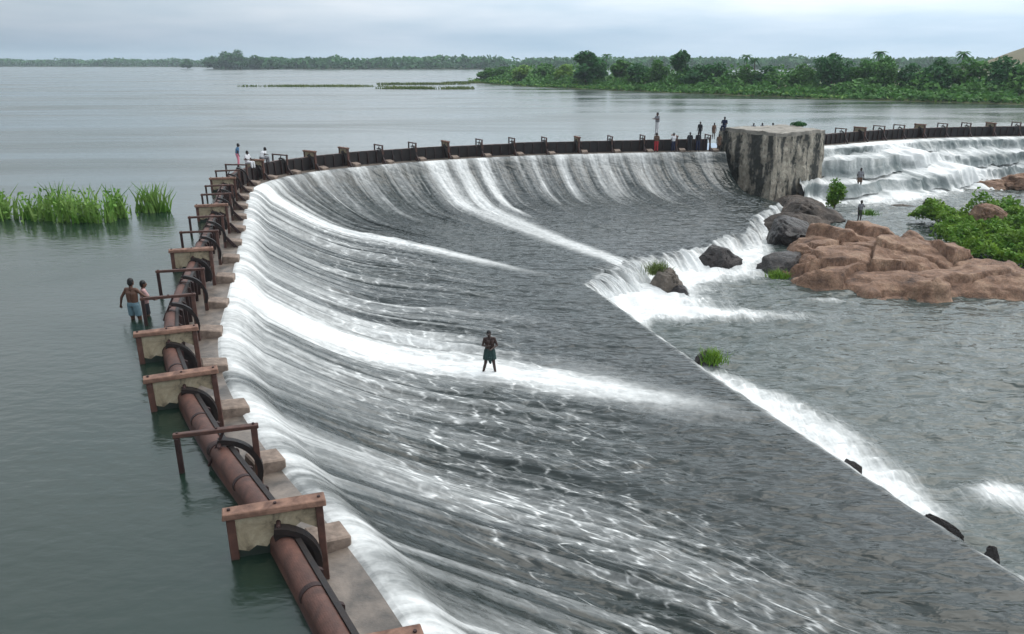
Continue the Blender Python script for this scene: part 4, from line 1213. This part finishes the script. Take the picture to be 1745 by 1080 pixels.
# reeds near the dam
cl = [(-24.6, 36.0, 1.1), (-23.5, 35.6, 0.8), (-22.6, 35.9, 0.9), (-21.6, 35.2, 0.7), (-20.6, 35.0, 0.8), (-19.7, 34.7, 0.7), (-19.0, 34.9, 0.75), (-18.6, 35.9, 0.45), (-21.2, 37.5, 0.9), (-23, 38.2, 1.0), (-19.6, 37.2, 0.6), (-26, 36.8, 1.2), (-27.5, 36.2, 1.2)]
pts = np.concatenate([np.array([c_[0], c_[1]]) + rng.normal(0, 0.46, (38, 2)) * np.array([c_[2], c_[2] * 0.7]) for c_ in cl])
V, Q = blades(len(pts), pts, 0.25, 1.5, 0.05, rng, 0.26)
Vc, Qc = cards(np.concatenate([pts[rng.randint(0, len(pts), 900)] + rng.normal(0, 0.12, (900, 2)), 0.1 + 1.0 * rng.rand(900, 1) ** 1.3], 1), 0.04 + 0.05 * rng.rand(900), rng, 0.1, 1.6)
Q = np.concatenate([Q, Qc + len(V)]); V = np.concatenate([V, Vc])
o = np_mesh('reeds', V, Q, M['reed'], None, False)
tag(o, 'broad bed of green reeds standing in the reservoir', 'reeds', kind='stuff')
pts = np.array([-17.75, 37.5]) + rng.normal(0, 0.36, (150, 2)) * np.array([1.0, 0.7])
V, Q = blades(len(pts), pts, 0.3, 1.55, 0.05, rng, 0.26)
o = np_mesh('reed_clump', V, Q, M['reed'], None, False)
tag(o, 'separate round clump of reeds between the reed bed and the dam', 'reeds')

# ------------------------------------------------------------------ shrubs on the right bank of the pool
mound = bmesh.new()
bmesh.ops.create_grid(mound, x_segments=60, y_segments=50, size=1)
for v in mound.verts:
    e = max(0.0, 1 - abs(v.co.x) ** 3.0) * max(0.0, 1 - abs(v.co.y) ** 3.0)
    X_, Y_ = 40 + v.co.x * 12.0, 50.5 + v.co.y * 9.5
    v.co = Vector((X_, Y_, Z_POOL - 0.6 + 1.15 * e + 0.35 * e * mnoise.noise(Vector((X_ * 0.4, Y_ * 0.4, 0)))))
me = bpy.data.meshes.new('riverbank_ground'); mound.to_mesh(me); mound.free(); me.materials.append(M['bank'])
me.polygons.foreach_set('use_smooth', np.ones(len(me.polygons), dtype=bool))
o = bpy.data.objects.new('riverbank_ground', me); COL.objects.link(o); tag(o, kind='structure')
def shrub_pts(n, x0, x1, y0, y1, hmax, seed, thr=0.36):
    q = np.stack([x0 + (x1 - x0) * rng.rand(n), y0 + (y1 - y0) * rng.rand(n)], 1)
    c_ = fnoise(q[:, 0] * 0.5, q[:, 1] * 0.5, seed, 3)
    keep = c_ > thr
    q, c_ = q[keep], c_[keep]
    h = (c_ - thr) * hmax / 0.35
    return np.concatenate([q, (Z_POOL + 0.45 + h * rng.rand(len(h)) ** 0.45)[:, None]], 1)
pts = shrub_pts(52000, 27.8, 50, 43.0, 58.5, 1.25, 111, 0.28)
pts = pts[(pts[:, 0] - 27.6) * 1.0 > (47 - pts[:, 1]) * 0.25]
pts = pts[~((pts[:, 0] < 30.5) & (pts[:, 1] > 50))]
V, Q = cards(pts, 0.07 + 0.09 * rng.rand(len(pts)), rng)
o = np_mesh('riverside_shrubbery', V, Q, M['shrub'], None, False)
tag(o, 'dense bright green shrubbery behind the pink rock outcrop', 'shrubs', kind='stuff')
def bush(loc, rx, ry, rz, n, mat, label, seed, size=0.09):
    rg = np.random.RandomState(seed)
    r = empty('bush', loc)
    lobes = [(rg.uniform(-.5, .5) * rx, rg.uniform(-.5, .5) * ry, rz * rg.uniform(0.25, 0.75), rx * .55, ry * .55, rz * .35) for _ in range(7)]
    p_ = crown_points(lobes, n, rg, 0.4)
    V, Q = cards(p_, size * (0.6 + 0.8 * rg.rand(n)), rg)
    np_mesh('foliage', V, Q, M[mat], r, False)
    mb = MB()
    for l in lobes:
        mb.tube((0, 0, -0.3), l[:3], 0.035, 0.012, 6, False)
    mb.build('stem', M['bark'], r)
    return tag(r, label, 'bush')
bush((25.2, 59.3, -3.6), 0.95, 0.9, 2.0, 1800, 'shrub', 'upright green bush beside the foot of the stone pier', 3)
bush((32.0, 56.6, -4.2), 1.5, 1.0, 1.1, 1600, 'shrub', 'yellow green bush where the shrubbery meets the calm channel', 5)
bush((27.1, 74.2, 1.2), 0.75, 0.6, 0.5, 500, 'leaf_dark', 'low dark bush growing on top of the stone pier', 7)
def tuft(loc, r_, h_, n, label, mat='shrub'):
    p_ = np.array(loc[:2]) + rng.normal(0, 0.5, (n, 2)) * r_
    V, Q = blades(n, p_, h_ * 0.35, h_, 0.02, rng, 0.45, loc[2])
    return tag(np_mesh('grass_tuft', V, Q, M[mat], None, False), label, 'grass tuft')
tuft((8.1, 28.6, -4.45), 0.42, 0.62, 260, 'green grass tuft at the apron edge below the white corner')
tuft((8.0, 40.5, -4.0), 0.55, 0.75, 420, 'pale green grass on the mossy rock in white water', 'marsh')
tuft((15.2, 42.0, -4.7), 0.55, 0.55, 320, 'green grass at the water line below the black rock')
tuft((25.9, 54.8, -3.5), 0.5, 0.5, 160, 'small grass tuft on the ledge between bush and shrubbery')

# ================================================================== people
def ellipsoid(c, r, n=12, m=8):
    V, F = [], []
    for j in range(m + 1):
        th = math.pi * (0.02 + 0.96 * j / m)
        for i in range(n):
            ph = 2 * math.pi * i / n
            V.append((c[0] + r[0] * math.sin(th) * math.cos(ph), c[1] + r[1] * math.sin(th) * math.sin(ph), c[2] + r[2] * math.cos(th)))
    for j in range(m):
        for i in range(n):
            F.append([j * n + i, (j + 1) * n + i, (j + 1) * n + (i + 1) % n, j * n + (i + 1) % n])
    F.append(list(range(n))); F.append([m * n + i for i in range(n)][::-1])
    return V, F
def remeshed(mb, name, mat, parent, voxel, smooth_it=6):
    o = mb.build(name, mat, None, True)
    mod = o.modifiers.new('r', 'REMESH'); mod.mode = 'VOXEL'; mod.voxel_size = voxel
    sm = o.modifiers.new('s', 'SMOOTH'); sm.factor = 0.5; sm.iterations = smooth_it
    dg = bpy.context.evaluated_depsgraph_get()
    me = bpy.data.meshes.new_from_object(o.evaluated_get(dg))
    o.modifiers.clear()
    old = o.data; o.data = me; bpy.data.meshes.remove(old)
    me.name = name
    me.polygons.foreach_set('use_smooth', np.ones(len(me.polygons), dtype=bool))
    o.parent = parent
    return o
STAND = dict(pel=(0, 0, .93), chest=(0, 0, 1.28), neck=(0, 0.01, 1.46), head=(0, 0.03, 1.60), hd=(0, 0.9, -0.1),
             elL=(-.25, 0, 1.13), wrL=(-.27, .06, .90), elR=(.25, 0, 1.13), wrR=(.27, .06, .90),
             knL=(-.11, .03, .50), anL=(-.12, 0, .08), knR=(.11, .03, .50), anR=(.12, 0, .08))
SIT = dict(pel=(0, 0, .12), chest=(0, 0.02, .48), neck=(0, 0.05, .66), head=(0, 0.08, .80),
           elL=(-.25, .10, .36), wrL=(-.18, .32, .34), elR=(.25, .10, .36), wrR=(.18, .32, .34),
           knL=(-.12, .42, .16), anL=(-.12, .46, -.26), knR=(.12, .42, .16), anR=(.12, .46, -.26))
def person(loc, rz, label, pose, skin, lower=None, upper=None, garment='shorts', scale=1.0, voxel=0.016, fingers=False, group=None):
    J = dict(STAND); J.update(pose)
    J = {k_: Vector(v_) for k_, v_ in J.items()}
    r = empty('person', loc, rz)
    r.scale = (scale,) * 3
    b = MB()
    pel, ch, nk, hd = J['pel'], J['chest'], J['neck'], J['head']
    up = (ch - pel).normalized()
    sh = nk - up * 0.06
    sd_ = Vector((1, 0, 0))
    shL, shR = sh - sd_ * 0.165, sh + sd_ * 0.165
    hpL, hpR = pel - sd_ * 0.085 - up * 0.03, pel + sd_ * 0.085 - up * 0.03
    for s_ in (-1, 1):
        b.tube(pel + sd_ * 0.055 * s_, ch + sd_ * 0.075 * s_, 0.098, 0.105, 12)
        b.tube(ch + sd_ * 0.075 * s_, sh + sd_ * 0.10 * s_, 0.105, 0.062, 12)
    b.tube(shL, shR, 0.058, 0.058, 10)
    b.tube(sh, nk + up * 0.03, 0.06, 0.052, 10)
    b.tube(nk, hd - up * 0.05, 0.05, 0.05, 10)
    V, F = ellipsoid(hd, (0.076, 0.094, 0.115)); b.add(V, F)
    V, F = ellipsoid(hd + Vector((0, 0.045, -0.06)), (0.05, 0.05, 0.055)); b.add(V, F)      # jaw
    b.tube(hd + Vector((0, 0.09, 0.005)), hd + Vector((0, 0.112, -0.025)), 0.010, 0.016, 8)   # nose
    for s_ in (-1, 1):
        V, F = ellipsoid(hd + Vector((0.078 * s_, -0.005, -0.01)), (0.012, 0.022, 0.032), 8, 6); b.add(V, F)
    for S_, s_ in (('L', -1), ('R', 1)):
        so = shL if s_ < 0 else shR
        el, wr = J['el' + S_], J['wr' + S_]
        b.tube(so, el, 0.052, 0.040, 10); b.tube(el, wr, 0.040, 0.027, 10)
        d = (wr - el).normalized()
        side = d.cross(Vector((0, 0, 1)) if abs(d.z) < 0.9 else Vector((0, 1, 0))).normalized()
        pm = wr + d * 0.075
        b.tube(wr, pm, 0.027, 0.034, 8); b.tube(wr + side * 0.012, pm + side * 0.02, 0.02, 0.024, 8)
        if fingers:
            bend = side.cross(d).normalized()
            for q in range(4):
                f0 = pm + side * (0.030 - 0.020 * q)
                l_ = (0.042, 0.048, 0.045, 0.034)[q]
                f1 = f0 + d * l_ + bend * 0.008; f2 = f1 + d * l_ * 0.6 + bend * 0.028
                b.tube(f0, f1, 0.0095, 0.009, 6); b.tube(f1, f2, 0.009, 0.0075, 6)
            t0 = wr + d * 0.03 + side * 0.03; t1 = t0 + side * 0.03 + d * 0.03; t2 = t1 + d * 0.032 + bend * 0.012
            b.tube(t0, t1, 0.012, 0.0105, 6); b.tube(t1, t2, 0.0105, 0.009, 6)
        else:
            b.tube(pm, pm + d * 0.07, 0.028, 0.018, 8)
        hp = hpL if s_ < 0 else hpR
        kn, an = J['kn' + S_], J['an' + S_]
        b.tube(hp, kn, 0.088, 0.056, 12); b.tube(kn, kn + (an - kn) * 0.35 + Vector((0, -0.015, 0)), 0.055, 0.056, 10)
        b.tube(kn + (an - kn) * 0.35 + Vector((0, -0.015, 0)), an, 0.056, 0.036, 10)
        b.tube(an + Vector((0, -0.03, -0.04)), an + Vector((0.02 * s_, 0.15, -0.055)), 0.034, 0.026, 8)
    body = remeshed(b, 'body', M[skin], r, 0.0085 if fingers else voxel, 4)
    # hair: cap over the crown and the back of the head
    hm = MB()
    V, F = ellipsoid(hd + Vector((0, -0.012, 0.028)), (0.086, 0.098, 0.104)); hm.add(V, F)
    V, F = ellipsoid(hd + Vector((0, -0.045, -0.02)), (0.080, 0.068, 0.085)); hm.add(V, F)
    hr = remeshed(hm, 'hair', M['hair'], r, 0.012, 2)
    if fingers:
        em = MB()
        for s_ in (-1, 1):
            V, F = ellipsoid(hd + Vector((0.03 * s_, 0.086, 0.012)), (0.013, 0.010, 0.008), 8, 6); em.add(V, F)
        em.build('eyes', M['eye'], r, True)
    if lower:
        g = MB()
        g.tube(pel - up * 0.02 - sd_ * 0.06, pel + up * 0.10 - sd_ * 0.06, 0.115, 0.112, 12, False)
        g.tube(pel - up * 0.02 + sd_ * 0.06, pel + up * 0.10 + sd_ * 0.06, 0.115, 0.112, 12, False)
        if garment == 'wrap':
            for S_, hp in (('L', hpL), ('R', hpR)):
                kn = J['kn' + S_]
                g.tube(hp + up * 0.06, hp + (kn - hp) * 0.70, 0.112, 0.118, 12, False)
            mid = (J['knL'] + J['knR']) / 2
            g.tube(pel, pel + (mid - pel) * 0.70, 0.125, 0.13, 14, False)
            g.tube(pel + (mid - pel) * 0.5 + Vector((0, 0.06, 0)), pel + (mid - pel) * 1.0 + Vector((-0.02, 0.08, 0)), 0.10, 0.03, 10, False)
        elif garment == 'trousers':
            for S_, hp in (('L', hpL), ('R', hpR)):
                kn, an = J['kn' + S_], J['an' + S_]
                g.tube(hp + up * 0.04, kn, 0.105, 0.075, 12); g.tube(kn, kn + (an - kn) * 0.85, 0.075, 0.062, 12, False)
        else:
            for S_, hp in (('L', hpL), ('R', hpR)):
                kn = J['kn' + S_]
                g.tube(hp + up * 0.06, hp + (kn - hp) * 0.72, 0.108, 0.098, 12, False)
        remeshed(g, {'wrap': 'waist_cloth', 'trousers': 'trousers', 'shorts': 'shorts'}[garment], M[lower], r, 0.014, 3)
    if upper:
        g = MB()
        for s_ in (-1, 1):
            g.tube(pel + up * 0.05 + sd_ * 0.06 * s_, ch + sd_ * 0.075 * s_, 0.118, 0.122, 12, False)
            g.tube(ch + sd_ * 0.075 * s_, sh + sd_ * 0.105 * s_, 0.122, 0.072, 12)
            so = shL if s_ < 0 else shR
            el = J['el' + ('L' if s_ < 0 else 'R')]
            g.tube(so, so + (el - so) * 0.72, 0.066, 0.062, 10, False)
        g.tube(shL, shR, 0.068, 0.068, 10)
        remeshed(g, 'shirt', M[upper], r, 0.014, 3)
    return tag(r, label, 'person', group)

# man wading on the apron, facing the camera, arms crossed before him
person((-0.8, 25.55, -3.76), R(188), 'person in a dark wrap wading alone across the shallow apron', dict(
    head=(0.03, 0.06, 1.58), neck=(0.01, 0.02, 1.45), elR=(.25, .05, 1.16), wrR=(.10, .24, 1.20), elL=(-.26, .02, 1.13), wrL=(-.05, .24, 1.08),
    knL=(-.13, .10, .50), anL=(-.20, .02, .08), knR=(.16, .08, .50), anR=(.24, -.06, .08), pel=(0, -.02, .93)), 'skin_wet', 'green_cloth', None, 'wrap', 1.03, 0.012, True)
# man standing in the reservoir by the frames, back to the camera
person((-10.80, 20.75, -0.48), R(-12), 'person in pale blue shorts standing in the reservoir, one hand on a gate frame', dict(
    elL=(-.32, -.04, 1.16), wrL=(-.42, 0, .92), elR=(.30, .12, 1.20), wrR=(.42, .30, 1.06), head=(0.01, 0.03, 1.62),
    knL=(-.12, .04, .5), anL=(-.14, 0, .08), knR=(.12, .04, .5), anR=(.13, 0, .08)), 'skin', 'paleblue_cloth', None, 'shorts', 0.98, 0.012, True)
person((-10.66, 21.15, -0.5), R(-60), 'person in a faded pink shirt, standing just behind the one in pale blue shorts', dict(
    elR=(.26, .14, 1.16), wrR=(.16, .36, 1.12)), 'skin', 'dark_cloth', 'pinkgrey_cloth', 'shorts', 0.9)
# group sitting and standing at the bend
person((-18.05, 50.9, 0.42), R(-60), 'person in blue shirt and pink shorts standing at the bend of the dam', dict(
    knL=(-.11, .08, .50), chest=(0, .05, 1.26), neck=(0, .1, 1.43), head=(0, .14, 1.57)), 'skin_wet', 'pink_cloth', 'blue_cloth', 'trousers', 0.92)
person((-17.75, 51.8, 0.50), R(-110), 'person in pale clothes crouching between two companions at the bend', dict(SIT), 'skin_wet', 'white_cloth', 'white_cloth', 'trousers', 1.0)
person((-17.25, 53.3, 0.62), R(-40), 'person in a pale shirt bending forward at the bend of the dam', dict(
    SIT, chest=(0, .14, .42), neck=(0, .26, .56), head=(0, .33, .68)), 'skin_wet', 'grey_cloth', 'white_cloth', 'trousers', 1.05)
# people along the far crest
def crest_point(x_, off_):
    k_ = int(np.argmin(np.abs(UP[:, 0] - x_) + 100 * (UP[:, 1] < 60)))
    return UP[k_] + UN[k_] * off_
p = crest_point(12.9, 0.8)
person((p[0], p[1], 0.78), R(120), 'person in white trousers standing tall on a gate frame of the far crest', dict(
    elL=(-.24, .12, 1.20), wrL=(-.12, .36, 1.25), elR=(.24, .12, 1.20), wrR=(.12, .36, 1.25)), 'skin', 'white_cloth', 'grey_cloth', 'trousers', 1.16)
p = crest_point(12.6, 1.75)
person((p[0], p[1], -0.62), R(150), 'person in red trousers standing on the crest below the tall standing person', {}, 'skin_wet', 'red_cloth', 'brown_cloth', 'trousers', 1.0)
p = crest_point(14.2, 1.75)
person((p[0], p[1], -0.62), R(200), 'person in white shirt and dark blue trousers on the far crest', {}, 'skin_wet', 'navy_cloth', 'white_cloth', 'trousers', 0.98)
p = crest_point(15.7, 1.7)
person((p[0], p[1], -0.62), R(170), 'dark clothed person on the crest beside the one in white shirt', {}, 'skin_wet', 'dark_cloth', 'dark_cloth', 'trousers', 1.0)
p = crest_point(16.45, 1.75)
person((p[0], p[1], -0.62), R(190), 'person in dark blue on the crest, second from the pier end', {}, 'skin_wet', 'navy_cloth', 'dark_cloth', 'trousers', 1.02)
p = crest_point(16.9, 0.75)
person((p[0], p[1], 0.42), R(140), 'slim dark person standing up on the shutters near the pier', {}, 'skin_wet', 'dark_cloth', 'dark_cloth', 'trousers', 0.88)
p = crest_point(18.2, 0.75)
person((p[0], p[1], 0.42), R(200), 'person in brown standing on the shutters closest to the pier', {}, 'skin_wet', 'brown_cloth', 'brown_cloth', 'wrap', 0.82)
p = crest_point(18.4, 1.7)
person((p[0], p[1], -0.62), R(180), 'brown clothed person on the crest at the foot of the pier', {}, 'skin_wet', 'brown_cloth', 'brown_cloth', 'wrap', 0.9)
person((19.75, 72.9, 1.22), R(150), 'person in dark blue sitting on the corner of the pier cap', dict(SIT), 'skin_wet', 'navy_cloth', 'navy_cloth', 'trousers', 1.1)
for i, (x_, lb) in enumerate([(23.6, 'leftmost of three people half hidden behind the pier cap'), (24.5, 'middle of three people half hidden behind the pier cap'), (25.6, 'rightmost of three people half hidden behind the pier cap')]):
    person((x_, 76.6 + 0.2 * i, -0.25), R(180 + 20 * i), lb, {}, 'skin_wet', 'dark_cloth', 'navy_cloth', 'trousers', 0.95)
# people below the far cascade
person((26.5, 57.6, -4.62), R(200), 'dark person standing in the channel beside the upright bush', dict(elL=(-.26, .1, 1.2), wrL=(-.1, .2, 1.3)), 'skin_wet', 'dark_cloth', 'grey_cloth', 'shorts', 1.0)
person((32.0, 58.6, -4.55), R(120), 'dark person wading by the yellow green bush', dict(chest=(0, .08, 1.26), neck=(0, .16, 1.42), head=(0, .22, 1.55)), 'skin_wet', 'navy_cloth', 'dark_cloth', 'shorts', 0.95)
person((31.2, 68.8, -3.9), R(180), 'person standing against the white water of the far cascade', {}, 'skin_wet', 'brown_cloth', 'grey_cloth', 'shorts', 1.15)

# ================================================================== air
hz = MB().box(-2900, 2900, -250, 3600, -7.2, 42.0)
hm_ = bpy.data.materials.new('haze_air')
hm_.use_nodes = True
nt = hm_.node_tree
nt.nodes.remove(nt.nodes['Principled BSDF'])
pv = N(nt, 'ShaderNodeVolumePrincipled', Density=0.00019)
pv.inputs['Color'].default_value = (0.80, 0.90, 1.0, 1)
pv.inputs['Anisotropy'].default_value = 0.2
nt.links.new(pv.outputs[0], nt.nodes['Material Output'].inputs['Volume'])
haze = hz.build('haze', hm_)
tag(haze, kind='stuff')
